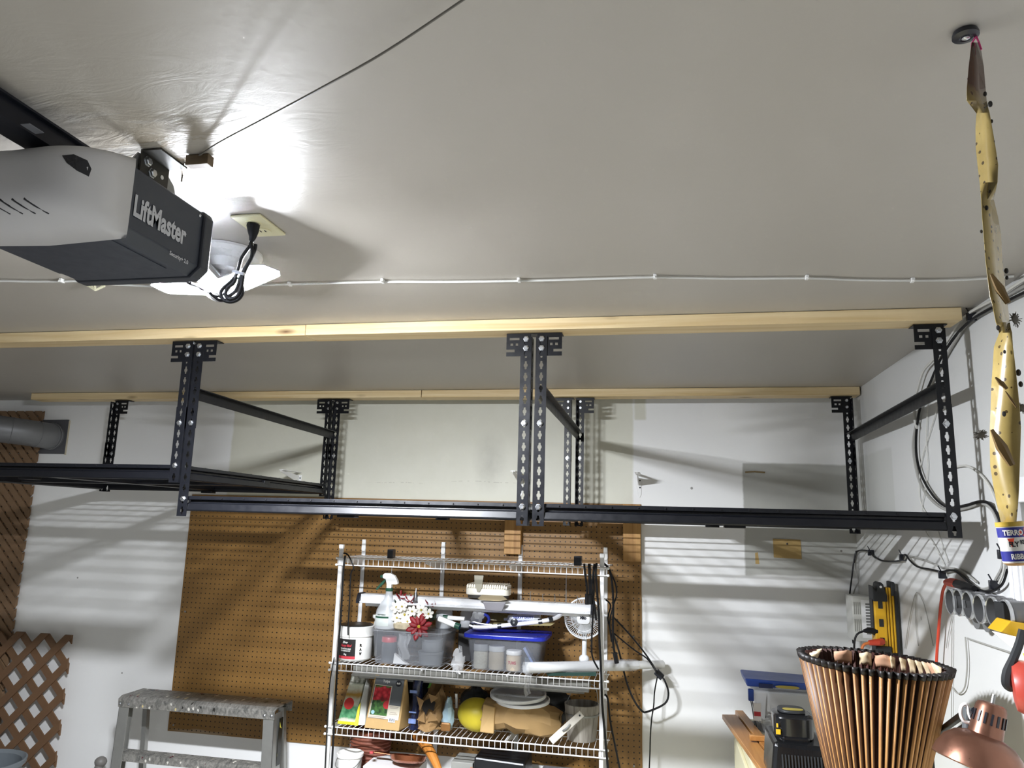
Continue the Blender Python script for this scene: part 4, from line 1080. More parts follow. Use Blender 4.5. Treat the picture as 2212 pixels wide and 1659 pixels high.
# blue-lidded bin with jars
b2 = thing('storage_bin', 'clear plastic bin with a bright blue lid on the middle shelf', 'bin', (1.83, -.19, zb))
tub(b2, 1.655, 2.010, -.300, -.075, zb, zb + .148, .020, CLEAR)
MB().prism(sup(1.640, 2.026, -.314, -.062, 7), (0, 0, zb + .140), (1, 0, 0), (0, 1, 0), (0, 0, .018)).build('lid', mat('blue_lid', '#16269c', .3, var=.08), b2, smooth=0, bevel=.004)
jar('glass jar of white pellets inside the blue-lidded bin', 1.716, -.235, .034, .105, mat('pellets', '#cfcdc2', .7, var=.3, scale=120, bump=.5), mat('clear_cap', '#9fa3a8', .2), .03)
jar('beige jar with a clear neck inside the blue-lidded bin', 1.790, -.24, .036, .100, mat('beige_powder', '#b5ab99', .6), FROST, .022)
j = jar('small round jar with a white lid inside the blue-lidded bin', 1.872, -.245, .035, .086, mat('jar_cream', '#c9b79c', .5, var=.25, scale=40), WHITE, .018)
q = MB(); q.text('TUMS', .018, (0, 0, 0), (1, 0, 0), (0, 0, 1), 0, .0008, 0, 'CENTER', .040); q.v = [(1.872 + .0356 * math.sin(p[0] / .0356 - .1), -.245 - .0356 * math.cos(p[0] / .0356 - .1), p[2] + zi + .030) for p in q.v]
q.build('label_lettering', RED, j, smooth=0)
tag(MB().prism([(0, 0), (.012, -.005), (-.055, .105), (-.066, .10)], (1.985, -.285, zi + .002), (1, 0, 0), (0, 0, 1), (0, .05, 0)).build('card_pack', mat('pack_blue_grey', '#6f7fa6', .45, var=.4, scale=70), smooth=0), 'blue-grey printed pack leaning inside the blue-lidded bin', 'package')
tag(MB().prism([(0, .0), (.045, .0), (.035, .055), (.0, .062)], (1.925, -.265, zi), (1, 0, 0), (0, 0, 1), (0, .05, 0)).build('carton', mat('pack_dark', '#4d5866', .5, var=.5, scale=60), smooth=0), 'small dark patterned carton inside the blue-lidded bin', 'box')

# things lying on the blue lid
zL = zb + .1585
bo = thing('lotion_bottle', 'white bottle with blue lettering lying on the blue lid', 'bottle', (1.9036,-0.15,1.3868))
a = Vector((1.8198,-0.15,1.368)); b = Vector((1.9935,-0.15,1.3975)); d = (b - a).normalized()
a.z = zL + .052; b.z = zL + .062
d = (b - a).normalized()
MB().lathe([(.006, -.018), (.007, -.002), (.017, .002), (.021, .012), (.021, .150), (.018, .156)], a, d, 24).build('body', FROST, bo)
MB().lathe([(.0215, .026), (.0215, .130)], a, d, 24, cap0=False, cap1=False).build('label', mat('label_pale_blue', '#c4c9dc', .5), bo)
q = MB(); 
for r_, (t1, s_) in enumerate((('HEAVY DUTY', .017), ('HAND CREAM', .015))):
    q.text(t1, s_, a + d * .030 + Vector((0, -.0224, .004 - .019 * r_)), d, Vector((0, 0, 1)), 0, .0004, 0, 'LEFT', .095)
q.build('lettering', mat('print_blue', '#3b4488', .5), bo, smooth=0)
m = MB(); m.ball((1.6858,-0.2,1.3754), .032, .022, .026, 10, 7, lambda t, p: 1 + .25 * math.sin(3 * t + 2 * p) + .12 * math.sin(7 * t))
tag(m.build('crumpled_wrapper', mat('crumpled_grey', '#97989a', .6, bump=.3)), 'crumpled grey wrapper on the left of the blue lid', 'wrapper')
m = MB(); m.tube([(1.7165,-0.2,1.3895),(1.7346,-0.2,1.38),(1.7396,-0.2,1.3636),(1.7313,-0.2,1.3465),(1.745,-0.2,1.3348)], .007, 7, smooth=3)
tag(m.build('blue_strap', mat('blue_strap', '#1d2b8c', .4)), 'short bright blue strap beside the crumpled wrapper on the lid', 'strap')
m = MB(); m.prism([(-.03, -.015), (.055, -.018), (.06, .01), (.01, .022), (-.03, .015)], (1.7574,-0.12,1.3678), (1, 0, 0), (0, .3, 1), (0, .05, 0))
tag(m.build('brass_pack', mat('olive_brown', '#6e6238', .5, var=.4, scale=40), smooth=0, bevel=.003), 'olive brown packet between the blue strap and the lotion bottle', 'packet')
lb = thing('light_bar', 'bent white light bar with black clamps lying across the blue lid', 'light bar', (1.8723,-0.27,1.3543))
pts = [(1.669,-0.27,1.3438),(1.6998,-0.27,1.3392),(1.7649,-0.27,1.3447),(1.8508,-0.27,1.3572),(1.936,-0.27,1.3696),(2.0099,-0.27,1.3834),(2.0596,-0.25,1.3957),(2.0787,-0.22,1.4094),(2.0797,-0.18,1.4236)]
cr, _ = catmull([Vector(p) for p in pts], 4)
MB().tube(cr, .0095, 10).build('bar', mat('bar_white', '#e0e0e6', .3, .2), lb)
MB().tube([(1.6702,-0.24,1.3442),(1.6611,-0.24,1.352),(1.6785,-0.24,1.357),(1.714,-0.24,1.3506),(1.7623,-0.24,1.3489)], .005, 8, smooth=3).build('bent_end', ZINC, lb)
for k in (0, 9, 18, 21):
    p = cr[min(k + 1, len(cr) - 1)]; dd = (cr[min(k + 2, len(cr) - 1)] - p).normalized()
    MB().tube([p - dd * .009, p + dd * .009], .0122, 10).build('clamp', DARK, lb)
pc = Vector((1.8744,-0.272,1.3708))
MB().lathe([(.017, 0), (.017, .010), (.012, .012)], pc, (0, -1, 0), 20).build('round_clamp', DARK, lb)
MB().lathe([(.0045, 0), (.0045, .003)], pc + Vector((0, -.0115, 0)), (0, -1, 0), 10).build('screw', ZINC, lb)
tag(MB().prism([(-.15, -.004), (.15, .008), (.165, .016), (-.14, .004)], (1.8734,-0.16,1.3406), (1, 0, 0), (0, 0, 1), (0, .07, 0)).build('wood_strip', mat('pale_strip', '#aa9d6c', .6), smooth=0), 'pale flat strip lying on the blue lid behind the light bar', 'strip')
m = MB(); m.ball((1.6235,-0.29,1.1926), .030, .022, .050, 10, 8, lambda t, p: 1 + .25 * math.sin(3 * t + 5 * p) + .1 * math.sin(8 * t - 3 * p))
tag(m.build('plastic_bag', FILM), 'small crumpled clear plastic bag between the two bins', 'bag')

# desk fan
fc = Vector((2.182, -.17, 1.392)); R = .088
fn = thing('desk_fan', 'small white wire-guard fan clipped at the right of the middle shelf', 'fan', (fc.x, fc.y, zb))
FW = mat('fan_white', '#dfe1e2', .35, var=.03)
m = MB()
def fr(rad, dy, n=40): return [fc + Vector((rad * math.cos(2 * PI * k / n), dy, rad * math.sin(2 * PI * k / n))) for k in range(n)]
m.tube(fr(R, -.012), .0035, 6, closed=True).tube(fr(R, .02), .003, 6, closed=True).tube(fr(R * .62, -.030), .0012, 5, closed=True)
gw = MB()
for k in range(56):
    t = 2 * PI * k / 56; c, s = math.cos(t), math.sin(t)
    gw.tube([fc + Vector((.026 * c, -.036, .026 * s)), fc + Vector((R * .62 * c, -.031, R * .62 * s)), fc + Vector((R * .93 * c, -.024, R * .93 * s)), fc + Vector((R * c, -.012, R * s))], .0010, 4)
    if k % 2: gw.tube([fc + Vector((R * c, -.012, R * s)), fc + Vector((R * c, .02, R * s)), fc + Vector((R * .8 * c, .034, R * .8 * s)), fc + Vector((.03 * c, .038, .03 * s))], .001, 4)
gd = m.build('guard', FW, fn)
stuff(gw.build('guard_wires', FW, gd))
bd = MB().prism(sup(-.029, .029, -.026, .020, 3.2), fc + Vector((0, -.036, .004)), (1, 0, 0), (0, 0, 1), (0, -.006, 0)).build('badge', FW, fn, bevel=.001)
MB().text('Mito', .018, fc + Vector((-.016, -.0425, 0)), (1, 0, 0), (0, 0, 1), .0003, .0012, .2, width=.030).build('badge_lettering', DARK, bd, smooth=0)
for k in range(3):
    t0 = 2 * PI * k / 3 + .6; m = MB()
    def blade(u, v, t0=t0):
        t = t0 + (v - .5) * (1.35 - .3 * u); r = .016 + u * (R * .80 - .016)
        return fc + Vector((r * math.cos(t), -.008 + .022 * (v - .5), r * math.sin(t)))
    m.grid(6, 7, blade).build('blade', mat('fan_blade', '#cfd3d6', .3), fn, smooth=60, solid=.0015)
MB().lathe([(.016, -.02), (.020, -.014), (.020, .0), (.034, .030), (.034, .075), (.02, .085)], fc, (0, 1, 0), 20).build('motor', FW, fn)
MB().tube([fc + Vector((0, .03, -.03)), fc + Vector((0, .02, -.085)), fc + Vector((.0, .01, -.165))], .011, 12).build('neck', FW, fn)
MB().ball(fc + Vector((0, .01, -.180)), .024, .022, .020).build('joint', FW, fn)
MB().prism([(-.035, 0), (.050, 0), (.045, .016), (.018, .034), (-.020, .034), (-.032, .018)], (fc.x, fc.y - .03, zb + .010), (1, 0, 0), (0, 0, 1), (0, .07, 0)).build('clip_base', FW, fn, smooth=0, bevel=.003)
MB().box((fc.x - .038, fc.y - .032, zb), (fc.x + .035, fc.y + .04, zb + .0105)).build('clip_jaw', DARK, fn, smooth=0, bevel=.002)

# film-wrapped white roll across the shelf's right end
a = Vector((1.960, -.365, zb + .040)); b = Vector((2.535, -.05, zb + .034))
rr = thing('plastic_roll', 'long white roll in clear plastic wrap sticking out right of the middle shelf', 'roll', tuple((a + b) / 2))
d = (b - a).normalized(); L = (b - a).length
MB().lathe([(.020, 0), (.021, .003), (.021, L * .72), (.020, L * .725)], a, d, 18, wob=lambda i, k: .02 * math.sin(k * 3)).build('roll', mat('roll_white', '#d6d7d7', .45, var=.04), rr)
MB().lathe([(.016, L * .70), (.018, L * .72), (.018, L), (.015, L + .003)], a, d, 18).build('core_end', mat('roll_white2', '#c9c9c6', .5), rr)
MB().lathe([(.024, -.02), (.0235, .02), (.0225, L * .3), (.024, L * .6), (.026, L * .74), (.022, L * .80)], a, d, 20, cap0=False, cap1=False, wob=lambda i, k: .06 * math.sin(k * 2.3 + i)).build('wrap', FILM, rr)
m = MB(); m.grid(6, 6, lambda u, v: a + Vector((-.012 + .026 * u + .006 * math.sin(v * 7), -.012 + .012 * math.sin(u * 5), -.02 - v * .10 + .02 * u * v)))
m.build('wrap_tail', FILM, rr, smooth=60)
tag(MB().prism([(0, 0), (.22, .018), (.22, .003), (.01, -.010)], (2.03, -.318, zb + .012), (1, 0, 0), (0, 0, 1), (0, .02, 0)).build('green_bag', mat('dark_green_bag', '#14332c', .4, var=.3, bump=.4), smooth=0), 'dark green bag edge lying under the white roll', 'bag')


# ---- lower shelf (C)
zc = ZC + .0015
def seed_mat():
    t = NT('seed_bag_print'); x, y, z = t.xyz()
    n = t.noise(28, 4, .6); n2 = t.noise(45, 3)
    zz = t.m('ADD', z, t.m('MULTIPLY', t.m('SUBTRACT', n, .5), .03))
    c = t.mix(n2, '#9a9c7c', '#cfd0c6')
    c = t.mix(t.box(zz, .100, .145, .02), c, '#9c7a34')
    c = t.mix(t.box(zz, .02, .085, .01), c, t.ramp(n2, [(.35, '#2b6b44'), (.65, '#5e9a6c')]))
    dx = t.m('ADD', x, .004); d = t.m('SQRT', t.m('ADD', t.m('MULTIPLY', dx, dx), t.m('MULTIPLY', t.m('SUBTRACT', z, .085), t.m('SUBTRACT', z, .085))))
    c = t.mix(t.m('LESS_THAN', d, .024), c, '#b5302c')
    c = t.mix(t.box(z, -.01, .014, .002), c, '#e6e21f')
    c = t.mix(t.box(z, .160, .25, .01), c, t.ramp(n2, [(.4, '#5f6355'), (.6, '#b9bab0')]))
    t.base(c); t.set(.35); t.bump(t.noise(12, 3), .4, .006)
    return t.mat
sb = thing('seed_bag', 'yellow and green seed bag with a red tomato at the left of the lower shelf', 'bag', (1.10, -.22, zc))
MB().hexa([(1.055, -.285, zc), (1.140, -.285, zc), (1.150, -.16, zc), (1.050, -.16, zc)], [(1.083, -.215, zc + .205), (1.150, -.215, zc + .195), (1.152, -.19, zc + .20), (1.088, -.19, zc + .21)]).build('front_face', seed_mat(), sb, smooth=0, bevel=.004)
MB().hexa([(1.142, -.286, zc), (1.186, -.27, zc), (1.186, -.16, zc), (1.150, -.15, zc)], [(1.156, -.212, zc + .190), (1.172, -.21, zc + .165), (1.172, -.19, zc + .165), (1.156, -.18, zc + .19)]).build('side_gusset', mat('seed_side', '#cfd2cc', .4, var=.12), sb, smooth=0, bevel=.004)
MB().prism([(0, 0), (.017, 0), (.012, .095), (.004, .075)], (1.1415, -.2885, zc), (1, .15, 0), (0, .30, 1), (0, .003, 0)).build('yellow_stripe', mat('seed_yellow', '#e8e420', .4), sb, smooth=0)

KRAFT = mat('kraft', '#b0915f', .7, var=.08, bump=.15); KRAFTD = mat('kraft_crumpled', '#8e6f46', .7, var=.12, bump=.5, scale=9)
tbx0, tbx1 = 1.205, 1.366
tb = thing('bulb_bag', 'kraft paper bag printed with red tulips on the lower shelf', 'bag', (1.29, -.24, zc))
f0 = [(tbx0 - .006, -.312, zc), (tbx1, -.318, zc), (tbx1 + .02, -.20, zc), (tbx0 + .01, -.19, zc)]
f1 = [(tbx0 + .016, -.268, zc + .222), (tbx1 + .010, -.272, zc + .212), (tbx1 + .012, -.262, zc + .212), (tbx0 + .018, -.258, zc + .222)]
MB().hexa(f0, f1).build('bag', KRAFT, tb, smooth=0, bevel=.003)
P0 = Vector(f0[0]); U = Vector(f0[1]) - P0; V = Vector(f1[0]) - P0; UT = Vector(f1[1]) - Vector(f1[0])
Nn = U.cross(V).normalized()
def face(u, v, l=.0012): return P0 + U * u * (1 - v) + UT * u * v + V * v + Nn * l
def decal(name, u0, u1, v0, v1, m, l):
    q = MB(); q.grid(5, 5, lambda a, b: face(u0 + (u1 - u0) * a, v0 + (v1 - v0) * b, l)); return q.build(name, m, tb, smooth=0)
decal('grey_label', .05, .95, .47, .995, mat('label_slate', '#5c6064', .5), .0028)
decal('white_label', .05, .95, .20, .47, mat('label_cream', '#cfc8b6', .5), .0028)
def tulip_mat():
    t = NT('tulip_print'); x, y, z = t.xyz()
    n = t.noise(55, 3, .6); v = t.vor(55)
    g = t.ramp(n, [(.35, '#16301a'), (.65, '#4d7a3c')])
    r = t.ramp(v, [(.0, '#d8414a'), (.5, '#b01f2c'), (.9, '#6b1018')])
    zz = t.m('ADD', z, t.m('MULTIPLY', t.m('SUBTRACT', n, .5), .03))
    c = t.mix(t.box(zz, .115, .178, .006), g, r)
    d = t.n('ShaderNodeVectorMath', operation='DISTANCE'); t.l(t.map((1, 0, 1)), d.inputs[0]); d.inputs[1].default_value = (.006, 0, .102)
    c = t.mix(t.m('LESS_THAN', d.outputs['Value'], .017), c, '#c03038')
    t.base(c); t.set(.4); return t.mat
decal('picture_border', .07, .61, .245, .835, mat('label_border', '#c9c3b4', .5), .0034)
decal('tulip_picture', .09, .59, .26, .82, tulip_mat(), .0040)
decal('barcode_patch', .66, .86, .15, .25, mat('paper_white', '#dedede', .6), .0036)
q = MB()
for k in range(9):
    u = .675 + k * .0195
    q.add([face(u, .17, .0042), face(u + (.012 if k % 3 else .006), .17, .0042), face(u + (.012 if k % 3 else .006), .225, .0042), face(u, .225, .0042)], [(0, 1, 2, 3)])
q.build('barcode', DARK, tb, smooth=0)
uu = U.normalized(); vv = V.normalized()
MB().text('Tulips', .016, face(.30, .885, .0036), uu, vv, .0, .0003, 0, width=.034).build('lettering', mat('print_white', '#d5d5d0', .5), tb, smooth=0)
MB().lathe([(.0135, 0), (.0135, .001)], face(.79, .90, .0032), Nn, 20).build('round_mark', DARK, tb, smooth=0)
MB().text('fall', .010, face(.79, .887, .0046), uu, vv, .0, .0004, 0, 'CENTER', .017).build('mark_lettering', mat('print_white', '#d5d5d0', .5), tb, smooth=0)
MB().lathe([(.0085, 0), (.0085, .0006)], face(.17, .31, .0042), Nn, 18).build('round_symbol', mat('symbol_blue', '#9cc3cf', .5), tb, smooth=0)
q = MB()
for k, (u0, u1, v) in enumerate(((.64, .90, .44), (.66, .88, .415), (.68, .86, .33), (.66, .90, .30), (.07, .57, .225), (.07, .52, .205))):
    q.add([face(u0, v, .0036), face(u1, v, .0036), face(u1, v + .010, .0036), face(u0, v + .010, .0036)], [(0, 1, 2, 3)])
q.build('small_print', mat('print_grey', '#9c8f86', .6), tb, smooth=0)

def crumple(nu, nv, fn, seed, amt):
    r = random.Random(seed); J = {}
    def f(u, v):
        k = (round(u * 97), round(v * 97)); 
        if k not in J: J[k] = Vector((r.uniform(-1, 1), r.uniform(-1, 1), r.uniform(-1, 1))) * amt
        return Vector(fn(u, v)) + J[k]
    return f
# dark blue bag
bb = MB(); bb.grid(10, 9, crumple(10, 9, lambda u, v: (1.418 + .028 * math.cos(2 * PI * u) * (1 - .15 * v) + .004 * v, -.235 + .055 * math.sin(2 * PI * u) * (1 - .5 * v), zc + .003 + .205 * v), 5, .004), wrap=True)
bbag = thing('blue_bag', 'dark blue glossy bag standing beside the tulip bag', 'bag', (1.418, -.235, zc))
bb.build('bag', mat('navy_film', '#141d3c', .25, var=.3, scale=30), bbag, smooth=40)
for z, h in ((.03, .02), (.075, .006), (.16, .012)):
    MB().box((1.402, -.293, zc + z), (1.436, -.288, zc + z + h)).build('label_stripe', mat('blue_pale_print', '#6f83b4', .4, var=.5, scale=90), bbag, smooth=0)
tag(MB().prism([(0, 0), (.012, .004), (.030, .045), (.022, .048)], (1.455, -.20, zc + .165), (1, 0, 0), (0, 0, 1), (0, .004, 0)).build('green_tag', mat('leaf_green', '#5d9a2c', .5), smooth=0), 'bright green plant tag poking up behind the brown bags', 'plant tag')
# open brown paper bag
pb2 = thing('paper_bag', 'open crumpled brown paper bag with a dark mouth beside the blue bag', 'bag', (1.49, -.22, zc))
def bagshell(u, v):
    t = 2 * PI * u; k = 1 - .25 * v
    mouth = max(0, v - .6) * .25
    return (1.492 + (.060 - mouth * .3) * math.cos(t) * (1 + .15 * math.sin(2 * t)), -.225 + .070 * math.sin(t) * k + mouth * .3, zc + .004 + v * (.165 + .035 * math.sin(t)))
MB().grid(14, 8, crumple(14, 8, bagshell, 11, .007), wrap=True).build('bag', KRAFTD, pb2, smooth=0, solid=.001)
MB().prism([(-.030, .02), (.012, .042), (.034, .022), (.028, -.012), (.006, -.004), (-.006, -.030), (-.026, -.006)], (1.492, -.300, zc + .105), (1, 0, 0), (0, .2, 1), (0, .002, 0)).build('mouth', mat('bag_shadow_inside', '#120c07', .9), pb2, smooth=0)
for a, b, c in (((-.05, .0, -.05), (-.01, .0, -.06), (-.012, -.008, -.012)), ((.0, .0, -.055), (.052, .0, -.045), (.018, -.010, -.010)), ((-.055, .0, .05), (-.035, 0, -.01), (-.016, -.010, .035)), ((.0, .0, .065), (.048, 0, .05), (.018, -.010, .028))):
    o = Vector((1.492, -.300, zc + .10)); MB().add([o + Vector(a), o + Vector(b), o + Vector(c)], [(0, 1, 2)]).build('fold', KRAFTD, pb2, smooth=0, solid=.0012)
# light blue film bag
lbp = MB(); lbp.grid(9, 8, crumple(9, 8, lambda u, v: (1.575 + .028 * math.cos(2 * PI * u) * math.sin(PI * (.15 + .8 * v)), -.25 + .035 * math.sin(2 * PI * u) * (1 - .4 * v), zc + .004 + .140 * v), 9, .005), wrap=True)
fb = thing('film_bag', 'light blue and clear film bag between the brown bag and the melon', 'bag', (1.575, -.25, zc))
lbp.build('bag', mat('pale_blue_film', '#9fb9c6', .25, var=.3, scale=25), fb, smooth=30)
MB().box((1.553, -.292, zc + .008), (1.598, -.280, zc + .045)).build('copper_end', mat('brown_foil', '#8a6238', .3, .4, var=.4), fb, smooth=0, bevel=.006)
tag(MB().tube([(1.60, -.20, zc + .09), (1.598, -.20, zc + .125), (1.596, -.2, zc + .150)], .006, 8).build('white_rod', WHITE), 'short white rod standing behind the yellow melon', 'rod')
m = MB(); m.ball((1.665, -.10, zc + .085), .075, .055, .082, 12, 9, lambda t, p: 1 + .08 * math.sin(4 * t + 3 * p))
tag(m.build('dark_bag', mat('dark_grey_film', '#3a3d3e', .35, var=.4, scale=25)), 'dark grey plastic bag at the back behind the yellow melon', 'bag')
for lbl, c, rx_, rz_ in (('black plastic sack added to darken the back of the lower shelf behind the tulip bag', (1.33, -.075, zc + .098), .16, .094), ('black plastic sack added to darken the back of the lower shelf behind the white lids', (1.93, -.070, zc + .098), .19, .096)):
    q = MB(); q.ball(c, rx_, .045, rz_, 22, 14, lambda t, p: 1 + .06 * math.sin(5 * t + 4 * p) + .04 * math.sin(9 * t - 7 * p)); tag(q.build('shade_filler', mat('shade_filler_black', '#121315', .35, bump=.4, scale=12), smooth=50), lbl, 'filler')  # dark bulks added to stand for the shade at the shelf's back
# melon
me = thing('melon', 'yellow melon lying on the lower shelf against the paper bag', 'melon', (1.690, -.225, zc))
def mel(t, p): return 1 + .012 * math.sin(9 * t)
q = MB(); q.ball((0, 0, 0), .090, .072, .072, 28, 18)
q.xf(Matrix.Translation((1.704, -.225, zc + .074)) @ Matrix.Rotation(.10, 4, 'Y'))
q.build('fruit', mat('melon_yellow', '#c6b52e', .45, var=.16, scale=18, bump=.12), me)
MB().lathe([(.005, 0), (.004, .003)], (1.617, -.232, zc + .070), (-1, -.3, 0), 10).build('stem_scar', mat('scar_brown', '#8a7238', .7), me)
q = MB(); q.text('FRESCA', .010, (1.668, -.2865, zc + .066), (1, -.12, -.03), (0, .25, 1), .0, .0002, .1, width=.030); q.build('stamp', mat('stamp', '#9c8c2c', .6), me, smooth=0)
# big crumpled paper bag
pg = thing('paper_bag', 'large crumpled brown paper bag lying under the white lids', 'bag', (1.90, -.21, zc))
def big(u, v):
    t = 2 * PI * u; e = 1 - .55 * max(0, (v - .62) / .38) ** 2.6 if v > .4 else (.84 + .16 * (v / .4))
    return (1.735 + .35 * v, -.215 + .085 * math.cos(t) * e, zc + .078 + .074 * math.sin(t) * e + .010 * math.sin(5 * v))
q = MB(); f = crumple(14, 10, big, 21, .0105); q.grid(14, 10, f, wrap=True)
q.add([big(k / 14, 0) for k in range(14)], [tuple(range(14))]); q.add([big(k / 14, 1) for k in range(14)], [tuple(range(14))])
q.build('bag', mat('kraft_light', '#a98a5c', .7, var=.10, bump=.5, scale=8), pg, smooth=22)
MB().hexa([(1.738, -.308, zc + .022), (1.802, -.312, zc + .020), (1.802, -.295, zc + .020), (1.738, -.290, zc + .022)], [(1.748, -.300, zc + .138), (1.800, -.296, zc + .126), (1.80, -.27, zc + .126), (1.748, -.27, zc + .138)]).build('rolled_top', KRAFT, pg, smooth=0, bevel=.004)
# lids
def lid(label, c, r, tilt, ax):
    q = MB(); q.lathe([(r * .9, .0), (r, .004), (r, .016), (r * .965, .018), (r * .95, .008), (r * .2, .006), (0.001, .006)], (0, 0, 0), (0, 0, 1), 44)
    q.xf(Matrix.Translation(c) @ Matrix.Rotation(tilt, 4, ax))
    tag(q.build('round_cover', mat('lid_white', '#e9ebeb', .3, var=.03)), label, 'cover', 'white round lids stacked on the paper bag')
lid('lower white round plastic lid lying tilted on the big paper bag', (1.912, -.215, zc + .140), .122, .06, 'X')
lid('upper white round plastic lid on top of the other lid', (1.888, -.205, zc + .160), .128, .09, 'X')
# whitewashed wooden bucket
bk = thing('wooden_bucket', 'whitewashed wooden bucket with a wire handle at the right of the lower shelf', 'bucket', (2.178, -.20, zc))
MB().lathe([(.062, .0), (.064, .004), (.074, .105), (.078, .150), (.073, .151), (.068, .11), (.060, .012), (.001, .010)], (2.178, -.20, zc), (0, 0, 1), 36, wob=lambda i, k: .006 * (k % 3 - 1)).build('staves', wood('whitewash', '#b3aea4', '#6f685e', 2, 1.2, False, .8), bk)
MB().lathe([(.0745, .104), (.0760, .104), (.0770, .112), (.0750, .112)], (2.178, -.20, zc), (0, 0, 1), 36, cap0=False, cap1=False).build('hoop', STEEL, bk)
MB().lathe([(.0655, .085), (.001, .085)], (2.178, -.20, zc), (0, 0, 1), 30, cap0=False, cap1=False).build('contents', mat('dark_soil', '#2c261c', .9), bk)
MB().tube([(2.105, -.20, zc + .14), (2.14, -.21, zc + .21), (2.17, -.215, zc + .235), (2.235, -.2, zc + .225), (2.252, -.2, zc + .14)], .0016, 5, smooth=4).build('wire_handle', STEEL, bk)
q = Vector((2.0575,-0.322,0.8914)); q2 = Vector((2.1902,-0.322,1.0155))
st = thing('paint_stick', 'white paint-crusted wooden stick with a metal clip leaning on the bucket', 'stick', tuple(q))
MB().bar(q, q2, .030, .007, up=(0, -1, 0)).build('stick', mat('crusted_white', '#c9c4ba', .8, var=.15, bump=.6), st, smooth=0, bevel=.003)
dq = (q2 - q).normalized(); mid = q + (q2 - q) * .5
MB().tube([mid - dq * .02 + Vector((0, -.006, 0)), mid + Vector((.004, -.010, 0)), mid + dq * .024 + Vector((0, -.006, 0))], .004, 8, smooth=3).build('metal_clip', STEEL, st)
MB().lathe([(.004, 0), (.004, .002)], q2 - dq * .012 + Vector((0, -.0035, 0)), (0, -1, 0), 12).build('hole', DARK, st)

# ---- bottom shelf (D): only the tops show
zd = ZD + .0015
bs = thing('wicker_basket', 'reddish wicker basket on the bottom shelf at the left', 'basket', (1.16, -.10, zd))
m = MB()
for i in range(13):
    z = .006 + i * .0165; r = .075 + .022 * i / 12
    m.tube([(1.155 + r * math.cos(2 * PI * k / 26) * (1 + .02 * (1 if (k + i) % 2 else -1)), -.10 + r * .82 * math.sin(2 * PI * k / 26), zd + z) for k in range(26)], .0085, 6, closed=True)
m.build('weave', mat('wicker_red', '#7b4432', .7, var=.25, bump=.4), bs)
MB().tube([(1.155 + .100 * math.cos(2 * PI * k / 26), -.10 + .082 * math.sin(2 * PI * k / 26), zd + .214) for k in range(26)], .009, 8, closed=True).build('rim', mat('wicker_red', '#7b4432', .7), bs)
wb = thing('white_bucket', 'white plastic bucket at the left end of the bottom shelf', 'bucket', (1.12, -.252, zd))
MB().lathe([(.048, 0), (.050, .004), (.056, .135), (.061, .137), (.062, .150), (.057, .152), (.054, .14), (.047, .01)], (1.115, -.250, zd), (0, 0, 1), 32).build('body', mat('pail_white', '#ebebe8', .3), wb)
MB().tube([(1.056, -.25, zd + .13), (1.07, -.305, zd + .105), (1.115, -.322, zd + .098), (1.16, -.305, zd + .105), (1.174, -.25, zd + .13)], .002, 6, smooth=4).build('handle', STEEL, wb)
cb = MB().hexa([(1.200, -.300, zd), (1.440, -.300, zd), (1.440, -.10, zd), (1.200, -.10, zd)], [(1.200, -.300, zd + .115), (1.440, -.300, zd + .105), (1.440, -.10, zd + .105), (1.200, -.10, zd + .115)])
cbx = thing('carton', 'white and blue carton on the bottom shelf under the copper pan', 'box', (1.32, -.2, zd))
cb.build('box', mat('paper_white', '#dedede', .6), cbx, smooth=0, bevel=.002)
MB().box((1.201, -.3015, zd + .01), (1.225, -.3005, zd + .105)).build('blue_label', mat('print_navy', '#2b3370', .5), cbx, smooth=0)
COPPER = mat('copper', '#a8684a', .25, 1.0, var=.12)
cpn = thing('copper_pan', 'copper pan lying on the white carton on the bottom shelf', 'pan', (1.36, -.24, zd + .12))
q = MB(); q.lathe([(.001, 0), (.06, .001), (.078, .012), (.086, .034), (.083, .034), (.074, .014), (.058, .004), (.001, .003)], (0, 0, 0), (0, 0, 1), 32); q.xf(Matrix.Translation((1.385, -.225, zd + .120)) @ Matrix.Rotation(-.25, 4, 'X')); q.build('bowl', COPPER, cpn)
MB().bar((1.305, -.22, zd + .150), (1.225, -.235, zd + .158), .018, .005).build('handle', COPPER, cpn, smooth=0, bevel=.002)
tag(MB().bar((1.225, -.26, zd + .163), (1.232, -.29, zd + .170), .016, .010).build('red_tag', mat('red_lid', '#b23a40', .4), bevel=.002), 'small red tag near the copper pan handle', 'tag')
m = MB(); m.tube([(1.39, -.13, zd + .215), (1.44, -.17, zd + .20), (1.50, -.24, zd + .175), (1.55, -.29, zd + .13), (1.58, -.315, zd + .09)], .02, 10, smooth=4, radii=[.020, .024, .022, .016, .010])
tag(m.build('orange_cloth', mat('orange_cloth', '#b5732a', .7, var=.2, bump=.5)), 'rolled orange cloth hanging over the front of the bottom shelf', 'cloth')
tag(MB().box((1.60, -.26, zd), (1.70, -.12, zd + .155)).build('grey_box', mat('grey_box', '#8d8d88', .6), bevel=.003), 'grey box behind the orange strip on the bottom shelf', 'box')
kk = thing('black_case', 'black tool case with a red panel on the bottom shelf', 'case', (1.80, -.20, zd))
MB().hexa([(1.705, -.295, zd), (1.95, -.295, zd), (1.95, -.09, zd), (1.705, -.09, zd)], [(1.712, -.285, zd + .19), (1.94, -.285, zd + .18), (1.94, -.10, zd + .18), (1.712, -.10, zd + .19)]).build('body', mat('black_case', '#16171a', .35), kk, smooth=0, bevel=.008)
